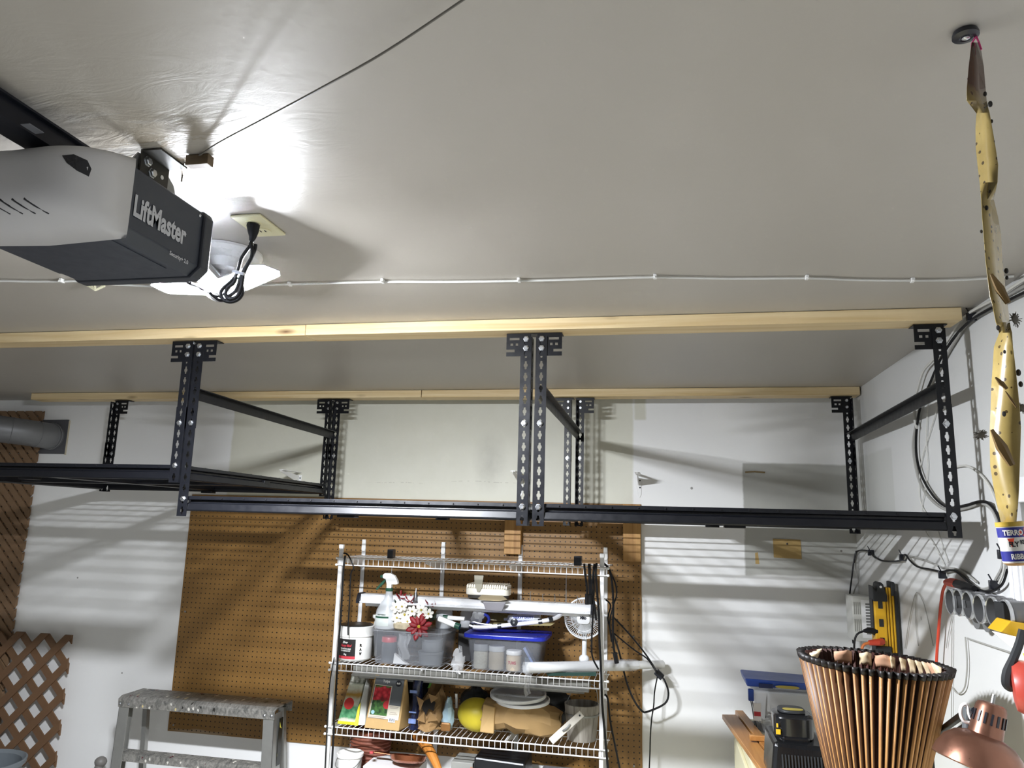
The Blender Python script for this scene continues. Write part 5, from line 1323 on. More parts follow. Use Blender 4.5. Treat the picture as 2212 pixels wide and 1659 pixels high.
MB().hexa([(1.865, -.298, zd + .085), (1.93, -.298, zd + .083), (1.93, -.292, zd + .083), (1.865, -.292, zd + .085)], [(1.865, -.294, zd + .155), (1.922, -.294, zd + .145), (1.922, -.288, zd + .145), (1.865, -.288, zd + .155)]).build('red_panel', mat('red_panel', '#a3201f', .4), kk, smooth=0)
for k in range(7): MB().box((1.73 + k * .017, -.297, zd + .09), (1.741 + k * .017, -.287, zd + .115)).build('grille_bar', mat('case_grey', '#4a4d52', .4), kk, smooth=0)
tag(MB().prism([(0, 0), (.010, 0), (.022, .10), (.010, .10)], (1.690, -.305, zd + .05), (1, 0, 0), (0, 0, 1), (0, .004, 0)).build('orange_strip', mat('orange_plastic', '#d2622a', .4), smooth=0), 'thin orange strip beside the black tool case', 'strip')
tag(MB().tube([(1.86, -.30, zd + .10), (1.91, -.312, zd + .125), (1.955, -.318, zd + .150)], .011, 12).build('chrome_handle', mat('chrome', '#c9ccd0', .12, 1.0)), 'chrome handle lying on the front of the black tool case', 'handle')
tag(MB().box((1.99, -.25, zd), (2.22, -.08, zd + .12)).build('grey_tray', mat('grey_plastic', '#77757a', .4), bevel=.006), 'grey plastic tray at the right of the bottom shelf', 'tray')

# ------------------------------------------------------------------ black cords on the shelving
def cord(label, pts, r=.0035, m=None, name='hanging_cord', smooth=4, group=None, plug=None):
    g = thing(name, label, 'cord', tuple(Vector(pts[0])), group)
    MB().tube(pts, r * 1.3, 6, smooth=smooth).build('wire', m or CORD, g)
    if plug:
        a = Vector(pts[-1]); d = (a - Vector(pts[-2])).normalized()
        MB().tube([a - d * plug[0] * .3, a + d * plug[0]], plug[1], 8).build('connector', m or CORD, g)
    return g
GC = 'black cords hung at the right end of the wire shelving'
cord('black cord running straight down the front of the right shelf post', [(2.2511,-0.335,1.6496),(2.2473,-0.335,1.6017),(2.2539,-0.335,1.5228),(2.2625,-0.335,1.4253),(2.265,-0.335,1.3286),(2.2716,-0.335,1.2142),(2.2783,-0.335,1.064),(2.2927,-0.335,0.917),(2.3048,-0.335,0.7906)], .0042, group=GC)
cord('black cord looping left of the right shelf post in front of the fan', [(2.2364,-0.33,1.6309),(2.2391,-0.33,1.5415),(2.2375,-0.33,1.4823),(2.234,-0.33,1.3941),(2.2306,-0.33,1.3067),(2.235,-0.33,1.2493),(2.2613,-0.33,1.2013)], .0032, group=GC)
cord('black cord falling right of the shelf post to a connector', [(2.2756,-0.28,1.648),(2.3046,-0.28,1.6167),(2.3171,-0.28,1.5449),(2.3214,-0.28,1.4576),(2.3195,-0.28,1.3728),(2.3217,-0.28,1.2967),(2.3299,-0.28,1.2565)], .0042, group=GC, plug=(.035, .010))
cord('black cord bowing out right of the shelf post', [(2.2887,-0.26,1.6353),(2.3262,-0.26,1.5679),(2.3345,-0.26,1.512),(2.3202,-0.26,1.4635),(2.304,-0.26,1.3912),(2.3123,-0.26,1.3089)], .0028, group=GC)
cord('black cord sloping from the shelf to the black adapter at the right', [(2.3167,-0.2,1.4068),(2.3849,-0.2,1.3401),(2.4501,-0.2,1.2665),(2.4863,-0.2,1.2176),(2.5095,-0.08,1.1604)], .003, group=GC)
cord('second black cord sloping to the black adapter, the lower one', [(2.3189,-0.2,1.3366),(2.4073,-0.2,1.2719),(2.4642,-0.2,1.2378),(2.4922,-0.2,1.2024),(2.5074,-0.08,1.1542)], .0026, group=GC)
cord('black cord hanging in front of the right post with a flat plug', [(2.1957,-0.335,1.6436),(2.2002,-0.335,1.5998),(2.2089,-0.335,1.5406),(2.2092,-0.335,1.5051)], .0040, group=GC, plug=(.035, .009))
cord('black cord bunch hanging at the top shelf, second plug from the right', [(2.2181,-0.332,1.6443),(2.2206,-0.332,1.5806),(2.2231,-0.332,1.5212),(2.2232,-0.332,1.5015)], .0060, group=GC, plug=(.030, .011))
cord('black cord hanging between the plugs and the right post', [(2.2407,-0.333,1.6452),(2.2349,-0.333,1.5911),(2.2292,-0.333,1.5413),(2.2397,-0.333,1.4827),(2.2504,-0.333,1.405)], .004, group=GC)
cord('black cord curving behind the right post above the roll', [(2.2844,-0.25,1.4869),(2.3072,-0.25,1.4619),(2.295,-0.25,1.4074),(2.3054,-0.25,1.3623),(2.3158,-0.25,1.3096)], .0028, group=GC)
cord('black cord down the back of the right post to the floor', [(2.2834,-0.27,1.0883),(2.2975,-0.27,1.0702),(2.3078,-0.27,0.9838),(2.3258,-0.27,0.8989),(2.3516,-0.27,0.7844)], .0035, group=GC)
cord('black cord looping on the wall below the adapter', [(2.5239,-0.08,1.1472),(2.5423,-0.1,1.1282),(2.5581,-0.1,1.0777),(2.5413,-0.1,1.0313),(2.4671,-0.1,0.9926),(2.4403,-0.1,0.9926),(2.4074,-0.1,1.0318),(2.3742,-0.1,1.1033),(2.3448,-0.1,1.2123),(2.3376,-0.2,1.2739),(2.3219,-0.25,1.3356)], .0034)
cord('thin black cord hanging down from the adapter to the floor', [(2.5094,-0.09,1.1422),(2.4965,-0.09,1.0775),(2.4919,-0.09,1.0158),(2.4833,-0.09,0.9659),(2.4766,-0.09,0.8929),(2.474,-0.09,0.8169),(2.4693,-0.09,0.7318)], .0026)
ad = (2.5178,-0.08,1.1509)
tag(MB().box((-.020, -.012, -.014), (.020, .012, .014)).xf(Matrix.Translation(ad) @ Matrix.Rotation(.75, 4, 'Y')).build('power_adapter', DARK, bevel=.003), 'small black power adapter at the end of the white roll', 'adapter')
cord('black cord running down the left shelf post', [(1.0637,-0.335,1.6405),(1.059,-0.335,1.5763),(1.0612,-0.335,1.3869),(1.0595,-0.335,1.2215),(1.0609,-0.335,1.0792),(1.063,-0.335,0.8994),(1.0658,-0.335,0.6844)], .0036, group='black cords at the left end of the wire shelving')
cord('thin black cord looping from the top shelf into the white pail', [(1.0514,-0.33,1.6506),(1.0754,-0.33,1.6428),(1.1073,-0.33,1.5864),(1.0955,-0.33,1.5562),(1.0975,-0.33,1.4299),(1.0983,-0.33,1.3217),(1.1012,-0.33,1.2806)], .0026, group='black cords at the left end of the wire shelving')
cord('thin black cord hanging outside the left shelf post', [(1.042,-0.335,1.1795),(1.0284,-0.335,1.0569),(1.0293,-0.335,0.8969),(1.0332,-0.335,0.701)], .002, group='black cords at the left end of the wire shelving')
for lbl, px, w in (('black adapter on the top wire shelf above the spray bottle', (1.2766,-0.3,1.6124), .014), ('black adapter on the top wire shelf near the hanging cords', (2.1635,-0.3,1.6124), .017)):
    tag(MB().box((px[0] - w, px[1] - .012, ZA + .003), (px[0] + w, px[1] + .03, ZA + .045)).build('power_adapter', DARK, bevel=.003), lbl, 'adapter')


# ------------------------------------------------------------------ fly ribbon
FRY = -2.78
def ribbon_mat():
    t = NT('fly_paper'); x, y, z = t.xyz()
    n = t.noise(16, 4, .6)
    c = t.ramp(n, [(.3, '#98834a'), (.7, '#b09a5c')])
    v = t.n('ShaderNodeTexVoronoi'); t.l(t.obj(), v.inputs['Vector']); v.inputs['Scale'].default_value = 120
    sc = t.n('ShaderNodeSeparateColor'); t.l(v.outputs['Color'], sc.inputs[0])
    sp = t.m('MULTIPLY', t.m('LESS_THAN', v.outputs['Distance'], .26), t.m('GREATER_THAN', sc.outputs[0], .55))
    c = t.mix(sp, c, '#4b3b1e')
    c = t.mix(t.box(z, .555, .80, .03), c, '#4a2a18')
    t.base(c); t.set(.25, coat=.4)
    t.b.inputs['Transmission Weight'].default_value = .0
    return t.mat
hk = (2.9184,-2.7819,2.452)
h = thing('ceiling_hook', 'black round hook plate on the ceiling above the fly ribbon', 'hook', (hk[0], hk[1], CEIL - .014))
MB().lathe([(.014, 0), (.0155, -.004), (.0155, -.007), (.008, -.009), (.006, -.0075)], (hk[0], hk[1], CEIL - .0005), (0, 0, 1), 28, cap0=True).build('plate', DARK, h)
MB().lathe([(.0048, -.007), (.0048, -.010), (.002, -.0115)], (hk[0], hk[1], CEIL), (0, 0, 1), 10).build('screw', ZINC, h)
fr_ = thing('fly_ribbon', 'yellow twisted fly paper ribbon hanging from the ceiling hook at the right', 'fly paper', (2.92, FRY, 1.79))
PINK = mat('pink_string', '#d0427f', .5)
top = Vector((2.9297,-2.78,2.4356))
MB().tube([(hk[0] + .012, hk[1], CEIL - .008), top + Vector((-.004, 0, 0)), top + Vector((-.005, 0, -.010))], .0012, 5).tube([(hk[0] + .012, hk[1], CEIL - .008), top + Vector((.004, 0, 0)), top + Vector((.006, 0, -.010))], .0012, 5).build('string', PINK, fr_)
LEFT = [(2.9255,-2.78,2.4367),(2.9197,-2.78,2.404),(2.9153,-2.78,2.3741),(2.9134,-2.78,2.3563),(2.9236,-2.78,2.3388),(2.9209,-2.78,2.3195),(2.9191,-2.78,2.2921),(2.9192,-2.78,2.2692),(2.9197,-2.78,2.2458),(2.9195,-2.78,2.2233),(2.9187,-2.78,2.2011),(2.9186,-2.78,2.1784),(2.918,-2.78,2.1453),(2.9189,-2.78,2.0999),(2.9208,-2.78,2.0895),(2.9227,-2.78,2.0677),(2.9256,-2.78,2.0546),(2.9185,-2.78,2.0379),(2.9161,-2.78,2.0206),(2.9118,-2.78,1.9912),(2.9085,-2.78,1.9621),(2.906,-2.78,1.9415),(2.9043,-2.78,1.921),(2.9028,-2.78,1.897),(2.9045,-2.78,1.8706),(2.9061,-2.78,1.8549),(2.9086,-2.78,1.8342)]
RIGHT = [(2.9348,-2.78,2.4357),(2.9366,-2.78,2.4023),(2.9363,-2.78,2.3721),(2.9362,-2.78,2.3542),(2.9375,-2.78,2.3376),(2.9387,-2.78,2.318),(2.9404,-2.78,2.2905),(2.9413,-2.78,2.2676),(2.9389,-2.78,2.2445),(2.9335,-2.78,2.2225),(2.9362,-2.78,2.2001),(2.9377,-2.78,2.1774),(2.9364,-2.78,2.1445),(2.9368,-2.78,2.0993),(2.9374,-2.78,2.089),(2.9378,-2.78,2.0673),(2.9384,-2.78,2.0543),(2.9379,-2.78,2.0375),(2.9384,-2.78,2.0202),(2.9388,-2.78,1.991),(2.9389,-2.78,1.9621),(2.9383,-2.78,1.9416),(2.936,-2.78,1.9212),(2.9332,-2.78,1.8973),(2.93,-2.78,1.871),(2.9277,-2.78,1.8554),(2.9242,-2.78,1.8346)]
wfull = .0205; sg = 1; vs = []; prev = None
for i, (a, b) in enumerate(zip(LEFT, RIGHT)):
    a = Vector(a); b = Vector(b); hw = abs(b.x - a.x) / 2 * 1.08; dy = math.sqrt(max(0, wfull ** 2 - hw ** 2))
    if i in (4, 9, 16): sg = -sg
    k = .5 if i < 2 else 1
    tw = Vector((.37, .91, (a.z - 1.82) * .9)).normalized() * (sg * dy * k)
    vs += [tuple(a - tw), tuple((a + b) / 2), tuple(b + tw)]
fs = [(i * 3 + j, i * 3 + j + 1, i * 3 + j + 4, i * 3 + j + 3) for i in range(len(LEFT) - 1) for j in range(2)]
MB().add(vs, fs).build('paper', ribbon_mat(), fr_, smooth=60, solid=.0006)
FLY = mat('dead_fly', '#17130e', .6)
for (px, rr) in (((2.9376,-2.785,2.3467), .0028), ((2.9372,-2.785,2.3235), .0018), ((2.9308,-2.79,2.3581), .0022), ((2.9203,-2.79,2.208), .0022), ((2.9373,-2.785,2.1293), .0024), ((2.9371,-2.785,2.1207), .0018), ((2.9158,-2.785,2.3837), .0014), ((2.9205,-2.79,2.0583), .0022), ((2.9394,-2.785,2.0054), .0028), ((2.9406,-2.785,1.9917), .0024), ((2.9182,-2.79,1.9563), .0022), ((2.9143,-2.785,2.1801), .0016), ((2.9249,-2.79,2.0293), .0016)):
    MB().ball(px, rr, rr, rr * 1.5, 7, 5).build('stuck_fly', FLY, fr_)
GREYM = mat('moth_grey', '#6a665f', .9)
for px, r1, r2 in (((2.9428,-2.782,2.07), .008, .012), ((2.8936,-2.785,1.9322), .010, .008), ((2.9404,-2.782,1.9639), .007, .008)):
    q = MB(); q.ball(px, r1 * .45, .002, r2 * .45, 10, 7); rz = random.Random(int(r1 * 1e4))
    for _ in range(60):
        d = Vector((rz.gauss(0, 1), rz.gauss(0, .3), rz.gauss(0, 1))).normalized(); q.tube([px, tuple(Vector(px) + Vector((d.x * r1, d.y * .004, d.z * r2)) * rz.uniform(.3, .95))], .0005, 3)
    q.build('stuck_moth', GREYM, fr_)
WNG = mat('moth_wing', '#6b5226', .6)
for a, b, w in (((2.9143,-2.8,2.1211), (2.9294,-2.8,2.0849), .005), ((2.8998,-2.8,1.9368), (2.9171,-2.8,1.8966), .006), ((2.9086,-2.8,1.9973), (2.9194,-2.8,1.9837), .003), ((2.9177,-2.8,1.981), (2.9275,-2.8,1.9623), .0015)):
    MB().tube([a, tuple(Vector(a).lerp(Vector(b), .5)), b], w, 6, radii=[w * .3, w, w * .6]).build('stuck_wing', WNG, fr_)
# canister
c0 = Vector((2.9171,-2.78,1.8334)); c1 = Vector((2.9212,-2.78,1.7886)); ax = (c0 - c1).normalized(); hh = (c0 - c1).length
rad = .0135
cn = MB().lathe([(rad * .9, 0), (rad, .002), (rad, hh - .002), (rad * .95, hh)], c1, ax, 28).build('canister', mat('canister_white', '#e5e2da', .35), fr_)
MB().lathe([(rad * 1.05, hh - .004), (rad * 1.05, hh + .001)], c1, ax, 28).build('rim', mat('canister_gold', '#b99a35', .4), cn)
MB().lathe([(rad * .7, -.002), (rad * 1.0, .001)], c1, ax, 28).build('base_rim', mat('canister_tan', '#b08040', .5), cn)
BLU = mat('canister_blue', '#22267c', .4)
MB().lathe([(rad * 1.012, hh - .016), (rad * 1.012, hh - .005)], c1, ax, 28).build('blue_band', BLU, cn)
MB().lathe([(rad * 1.012, .003), (rad * 1.012, .014)], c1, ax, 28).build('blue_band', BLU, cn)
def wrap_c(body, h0, size, m, width, ang0, lift=.0004, bold=.0003):
    q = MB(); q.text(body, size, (0, 0, 0), (1, 0, 0), (0, 0, 1), 0, bold, 0, 'CENTER', width)
    x, y, _ = basis(ax); out = []
    # angle of the side that faces the camera
    vx = Vector((0, -1, 0)); t0 = math.atan2(vx.dot(y), vx.dot(x))
    rr = rad * 1.012 + lift
    for p in q.v:
        t = t0 + p[0] / rr + ang0
        out.append(c1 + ax * (h0 + p[2]) + (x * math.cos(t) + y * math.sin(t)) * rr)
    q.v = [tuple(p) for p in out]; return q.build('lettering', m, cn, smooth=0)
CW = mat('canister_white', '#e5e2da', .35)
wrap_c('TERRO', hh - .0135, .008, CW, .021, -.25)
wrap_c('FLY', hh - .026, .0075, DARK, .010, -.35)
wrap_c('RIBBON', .0055, .008, CW, .022, .1)
q = MB(); x, y, _ = basis(ax); t0 = math.atan2(Vector((0, -1, 0)).dot(y), Vector((0, -1, 0)).dot(x))
def on(hgt, t): return c1 + ax * hgt + (x * math.cos(t0 + t) + y * math.sin(t0 + t)) * rad * 1.03
for tri in (((.038, .25), (.030, .62), (.030, .1)), ((.028, -.75), (.028, -.25), (.018, -.5)), ((.040, .7), (.028, 1.05), (.028, .6))):
    q.add([on(*p) for p in tri], [(0, 1, 2)])
q.build('red_mark', mat('canister_red', '#d8492c', .4), cn, smooth=0)
wrap_c('KILLS', .0215, .006, DARK, .012, .55)

# ------------------------------------------------------------------ cables on the right wall
GCB = mat('grey_cable', '#9b9a95', .5); WCB = mat('pale_cable', '#c6c5bf', .5)
def wcable(label, pts, r, m, name='wall_cable'):
    return tag(MB().tube(pts, r, 6, smooth=4).build(name, m), label, 'cable', 'cables on the right wall')
X = 0
wcable('black cable along the top of the right wall that dives behind the rack post', [(3.399,-1.8236,2.3957),(3.399,-1.7153,2.4034),(3.399,-1.579,2.4136),(3.399,-1.4798,2.415),(3.399,-1.3825,2.405),(3.399,-1.2849,2.3802),(3.399,-1.1976,2.3434),(3.399,-1.1161,2.2987),(3.399,-1.0354,2.2565),(3.399,-0.9816,2.2027),(3.399,-0.9494,2.1426),(3.399,-0.9405,2.0795),(3.399,-0.966,2.0221),(3.399,-1.0191,1.9725),(3.399,-1.1031,1.9241),(3.399,-1.2007,1.8984),(3.399,-1.3271,1.9007),(3.399,-1.4421,1.9091),(3.399,-1.5048,1.8961),(3.399,-1.5427,1.8617),(3.399,-1.5558,1.8202)], .0042, CORD)
wcable('white cable bundle along the right wall and ceiling corner', [(3.396,-1.8364,2.4238),(3.396,-1.7779,2.4269),(3.396,-1.6473,2.4279),(3.396,-1.4991,2.4367),(3.396,-1.4249,2.433),(3.396,-1.3173,2.4016),(3.396,-1.1833,2.3692),(3.396,-1.0839,2.3518),(3.396,-1.0192,2.3087),(3.396,-0.9704,2.2607),(3.396,-0.9585,2.2059),(3.396,-0.9751,2.1715)], .0045, WCB)
wcable('grey cable beside the black one, looping under the right rack', [(3.404,-1.8158,2.4142),(3.404,-1.6535,2.422),(3.404,-1.4741,2.4219),(3.404,-1.3352,2.3855),(3.404,-1.201,2.3351),(3.404,-1.0766,2.2903),(3.404,-0.9972,2.2404),(3.404,-0.9308,2.1772),(3.404,-0.8929,2.1164),(3.404,-0.9063,2.0423),(3.404,-0.9492,1.9761),(3.404,-1.0454,1.9231),(3.404,-1.169,1.8907),(3.404,-1.3116,1.8932),(3.404,-1.4214,1.9035),(3.404,-1.4847,1.8894),(3.404,-1.5192,1.85),(3.404,-1.5316,1.7905),(3.404,-1.5271,1.7431),(3.404,-1.4802,1.7049),(3.404,-1.4405,1.6804),(3.404,-1.372,1.6701),(3.404,-1.3005,1.6825),(3.404,-1.236,1.7019),(3.404,-1.1541,1.7136)], .0042, GCB)
wcable('thin white wire falling from the cable loop to the orange plug', [(3.406,-1.0934,2.295),(3.406,-1.0509,2.2008),(3.406,-1.0225,2.1109),(3.406,-1.0193,2.0339),(3.406,-0.9761,1.9593),(3.406,-0.9387,1.914),(3.406,-0.9449,1.8365),(3.406,-1.0334,1.7775),(3.406,-1.1028,1.7194),(3.406,-1.1196,1.6879)], .0018, WCB)
wcable('second thin white wire falling to the orange plug', [(3.407,-1.1736,2.2878),(3.407,-1.1421,2.2179),(3.407,-1.0682,2.1521),(3.407,-0.9691,2.0691),(3.407,-0.9244,1.9933),(3.407,-0.9262,1.9144),(3.407,-1.06,1.8368),(3.407,-1.0902,1.7862),(3.407,-1.1337,1.7308)], .0018, WCB)
wcable('white cable curving round from the rack shadow to the ribbon canister', [(3.404,-1.2416,2.0171),(3.404,-1.3376,2.0153),(3.404,-1.4154,1.9937),(3.404,-1.4758,1.9593),(3.404,-1.5135,1.9168),(3.404,-1.5326,1.8739),(3.404,-1.5421,1.8143),(3.404,-1.543,1.7673),(3.404,-1.5289,1.7256),(3.404,-1.4948,1.694)], .0035, WCB)
wcable('grey cable from the corner clip to the orange plug', [(3.404,-0.2547,1.7282),(3.404,-0.3552,1.7075),(3.404,-0.5157,1.7055),(3.404,-0.6915,1.7185),(3.404,-0.7485,1.7356),(3.404,-0.8959,1.7305),(3.404,-1.0063,1.7218),(3.404,-1.0874,1.7129),(3.404,-1.1845,1.7152),(3.404,-1.2719,1.7068),(3.404,-1.3502,1.6861)], .0035, GCB)
wcable('black cable sagging between the clips under the right rack', [(3.398,0.0375,1.5006),(3.398,0.0531,1.5817),(3.398,0.0081,1.6671),(3.398,-0.0471,1.7269),(3.398,-0.2515,1.7375),(3.398,-0.3325,1.7176),(3.398,-0.4756,1.7053),(3.398,-0.6844,1.7163),(3.398,-0.7436,1.7402),(3.398,-0.7917,1.7226),(3.398,-0.8718,1.7043),(3.398,-0.999,1.702),(3.398,-1.1028,1.7007),(3.398,-1.2008,1.7104),(3.398,-1.2854,1.6916),(3.398,-1.3691,1.6696),(3.398,-1.4537,1.6691),(3.398,-1.529,1.6939),(3.398,-1.5667,1.7333)], .0035, CORD)
wcable('black cable dropping in the corner beside the white box', [(3.3975,-0.05,1.7311),(3.3831,-0.05,1.6796),(3.3745,-0.05,1.6286),(3.3605,-0.05,1.5473),(3.3554,-0.05,1.487),(3.3576,-0.05,1.4176),(3.3626,-0.05,1.3292)], .0035, CORD)
wcable('grey cable dropping in the corner beside the white box', [(3.4036,-0.04,1.7269),(3.3927,-0.04,1.6693),(3.3944,-0.04,1.6287),(3.4006,-0.04,1.5986),(3.3828,-0.04,1.5575),(3.3685,-0.04,1.5067),(3.3643,-0.04,1.4266)], .003, GCB)
wcable('left thin grey wire loop on the wall right of the power strip', [(3.406,-0.6422,1.4018),(3.406,-0.6986,1.4903),(3.406,-0.755,1.5606),(3.406,-0.7998,1.6059),(3.406,-0.8353,1.6121),(3.406,-0.885,1.5813),(3.406,-0.9181,1.5248),(3.406,-0.9468,1.4552)], .0016, GCB)
wcable('inner thin grey wire of the loop on the wall right of the power strip', [(3.407,-0.8015,1.6061),(3.407,-0.7855,1.5323),(3.407,-0.7816,1.4694),(3.407,-0.793,1.4324)], .0016, GCB)
wcable('thin grey wire hanging straight down below the tins', [(3.405,-1.1517,1.6279),(3.405,-1.1393,1.5788),(3.405,-1.1149,1.4733),(3.405,-1.0888,1.3605),(3.405,-1.0627,1.2471),(3.405,-1.0384,1.1339)], .0015, GCB)
wcable('thin grey wire hanging left of the straight one below the tins', [(3.406,-1.1329,1.5713),(3.406,-1.1107,1.5385),(3.406,-1.083,1.4989),(3.406,-1.0642,1.4657)], .0013, GCB)
wcable('grey wire curling down beside the pleated lampshade', [(3.404,-1.2326,1.5223),(3.404,-1.2335,1.4784),(3.404,-1.2285,1.4389),(3.404,-1.2079,1.3901),(3.404,-1.1813,1.3629),(3.404,-1.1424,1.3472),(3.404,-1.1136,1.3492),(3.404,-1.0926,1.3558)], .0022, GCB)
tag(MB().tube([(3.405,-1.2465,1.5204),(3.405,-1.3898,1.5222),(3.405,-1.5421,1.5246)], .0026, 6).build('grey_rod', GCB), 'straight grey rod fixed to the right wall below the tins', 'rod')
for i, (p, lbl) in enumerate((((3.4,-0.2787,1.7328), 'black cable clip under the right rack, nearest the corner'), ((3.4,-0.7079,1.7306), 'black cable clip under the right rack, between corner and orange plug'), ((3.4,-1.0993,1.6935), 'black cable clip just left of the orange plug'), ((3.4,-1.5431,1.7718), 'black cable clip on the bundle beside the ribbon canister'), ((3.4,-1.4731,1.6899), 'black cable clip at the bottom of the bundle above the tins'), ((3.4,-1.4796,2.4272), 'black cable clip at the ceiling corner by the front pine board'))):
    p = Vector(p)
    tag(MB().box((p.x - .012, p.y - .005, p.z - .014), (XR, p.y + .005, p.z + .010)).tube([p, p + Vector((-.012, 0, .026))], .0022, 6).build('cable_clip', DARK, bevel=.002), lbl, 'cable clip', 'black clips holding the wall cables')
oc = thing('extension_cord', 'orange extension cord with a black plug hanging on the right wall', 'cord', (3.39,-1.1978,1.6746))
ORG = mat('orange_cord', '#c4412a', .45)
MB().tube([(3.385,-1.1706,1.6725),(3.385,-1.2162,1.6757),(3.385,-1.2557,1.6746)], .010, 10, radii=[.009, .0135, .0125]).build('socket', ORG, oc)
MB().tube([(3.385,-1.2521,1.6743),(3.385,-1.3175,1.6727),(3.385,-1.3824,1.6713)], .010, 10, radii=[.0125, .0115, .008]).build('black_plug', CORD, oc)
MB().tube([(3.388,-1.1694,1.6725),(3.388,-1.1338,1.6505),(3.388,-1.1116,1.6208),(3.388,-1.0836,1.5649),(3.388,-1.0588,1.5058),(3.388,-1.0337,1.446),(3.388,-1.0126,1.3864)], .0046, 8, smooth=4).build('wire', ORG, oc)

# white box with a printed label, yellow power strip
wx0, wy = 3.332, -.205
wbx = thing('wall_box', 'small white box with a printed label in the corner beside the yellow power strip', 'box', (3.37, -.15, 1.36))
MB().box((wx0, wy, 1.36), (XR - .001, -.09, 1.545)).build('case', mat('box_grey_white', '#c3c3bd', .5, var=.05), wbx, smooth=0, bevel=.003)
MB().box((wx0 + .035, wy - .0012, 1.375), (wx0 + .072, wy - .0002, 1.530)).build('label', mat('paper_white', '#dedede', .6), wbx, smooth=0)
m = MB()
for k in range(11): m.box((wx0 + .052, wy - .002, 1.39 + k * .012), (wx0 + .0695, wy - .0013, 1.397 + k * .012))
m.build('label_print', mat('print_mid_grey', '#6e6e6c', .6), wbx, smooth=0)
m = MB()
for k in range(4):
    for j in range(2): m.box((wx0 + .006 + k * .0075, wy - .001, 1.40 + j * .07), (wx0 + .010 + k * .0075, wy - .0001, 1.45 + j * .07))
m.build('vents', mat('vent_grey', '#8e8e88', .6), wbx, smooth=0)
YEL = mat('tool_yellow', '#c99a17', .4, var=.08)
ys = -.60
A = Vector((3.3221,-0.6,1.6224))
px0 = (3.3196,-0.6,1.6087)[0]; px1 = (3.3621,-0.6,1.6105)[0]
zt_, zb_ = 1.600, 1.385
ps = thing('power_strip', 'yellow and black heavy-duty power strip mounted upright on the right wall', 'power strip', (3.36, ys + .03, zb_))
MB().box((px0, ys, zb_), (px1, ys + .060, zt_ - .02)).build('body', YEL, ps, smooth=0, bevel=.004)
m = MB()
for k in range(3): m.box((px1 + .002 + k * .011, ys + .004, zb_ - .01), (px1 + .010 + k * .011, ys + .056, zt_ + .012))
m.build('cord_groove', YEL, ps, smooth=0, bevel=.003)
MB().box((px1 - .004, ys + .010, zb_ - .02), (px1 + .036, ys + .05, zt_ + .0)).build('core', mat('yellow_dark', '#8d6a10', .5), ps, smooth=0)
RUB = mat('rubber', '#1e2022', .55)
m = MB(); m.prism([(-.002, -.028), (-.002, .030), (.006, .010), (.012, .012), (.016, .038), (.026, .044), (.036, .036), (.042, .012), (.048, -.006), (.048, -.028)], (px0, ys - .004, zt_ - .012), (1, 0, 0), (0, 0, 1), (0, .066, 0)); m.build('end_bumper', RUB, ps, smooth=0, bevel=.003)
MB().lathe([(.0045, 0), (.0045, .002)], (px0 + .026, ys - .0045, zt_ + .014), (0, -1, 0), 12).build('hang_hole', mat('pale_hole', '#d8d8d6', .6), ps)
MB().box((px0 - .003, ys - .004, zb_ - .035), (px1 + .010, ys + .062, zb_ + .014)).build('end_bumper', RUB, ps, smooth=0, bevel=.004)
MB().prism([(.0, 0), (.014, 0), (.016, .04), (.012, .052), (.0, .052)], (px1 + .020, ys - .002, zt_ - .018), (1, 0, 0), (0, 0, 1), (0, .06, 0)).build('rear_bumper', RUB, ps, smooth=0, bevel=.003)
MB().box((px1 + .030, ys - .002, zb_ - .03), (px1 + .040, ys + .058, zt_)).build('back_edge', RUB, ps, smooth=0)
MB().box((px0 - .004, ys + .010, zb_ + .05), (px0 + .002, ys + .05, zt_ - .035)).build('side_strip', RUB, ps, smooth=0)
for zz in (zt_ - .052, zt_ - .118, zt_ - .185):
    MB().box((px0 + .014, ys - .0015, zz - .014), (px0 + .030, ys + .004, zz + .014)).build('outlet', RUB, ps, smooth=0, bevel=.001)
pp = Vector((px0 + .020, ys - .002, zt_ - .185))
g = thing('orange_plug_cord', 'orange plug and cord in the lowest outlet of the power strip', 'cord', tuple(pp))
MB().tube([pp, pp + Vector((-.02, -.018, -.001)), pp + Vector((-.052, -.022, -.004))], .011, 10, radii=[.0125, .0125, .009]).build('plug', ORG, g)
MB().tube([pp + Vector((-.050, -.022, -.004)), pp + Vector((-.072, -.022, -.014)), pp + Vector((-.080, -.022, -.045)), pp + Vector((-.080, -.022, -.10)), pp + Vector((-.075, -.022, -.2))], .0052, 8, smooth=4).build('wire', mat('orange_wire', '#c06a2e', .45), g)
pp = Vector((px0 + .006, ys + .008, zt_ - .150))
g = thing('black_plug_cord', 'black plug and cord in the side of the power strip', 'cord', tuple(pp))
MB().tube([pp, pp + Vector((-.030, -.006, .002)), pp + Vector((-.048, -.008, .0))], .010, 10, radii=[.010, .0105, .006]).build('plug', CORD, g)
MB().tube([pp + Vector((-.046, -.008, 0)), pp + Vector((-.072, -.008, -.014)), pp + Vector((-.084, -.008, -.05)), pp + Vector((-.084, -.008, -.12)), pp + Vector((-.08, -.008, -.22))], .0038, 8, smooth=4).build('wire', CORD, g)

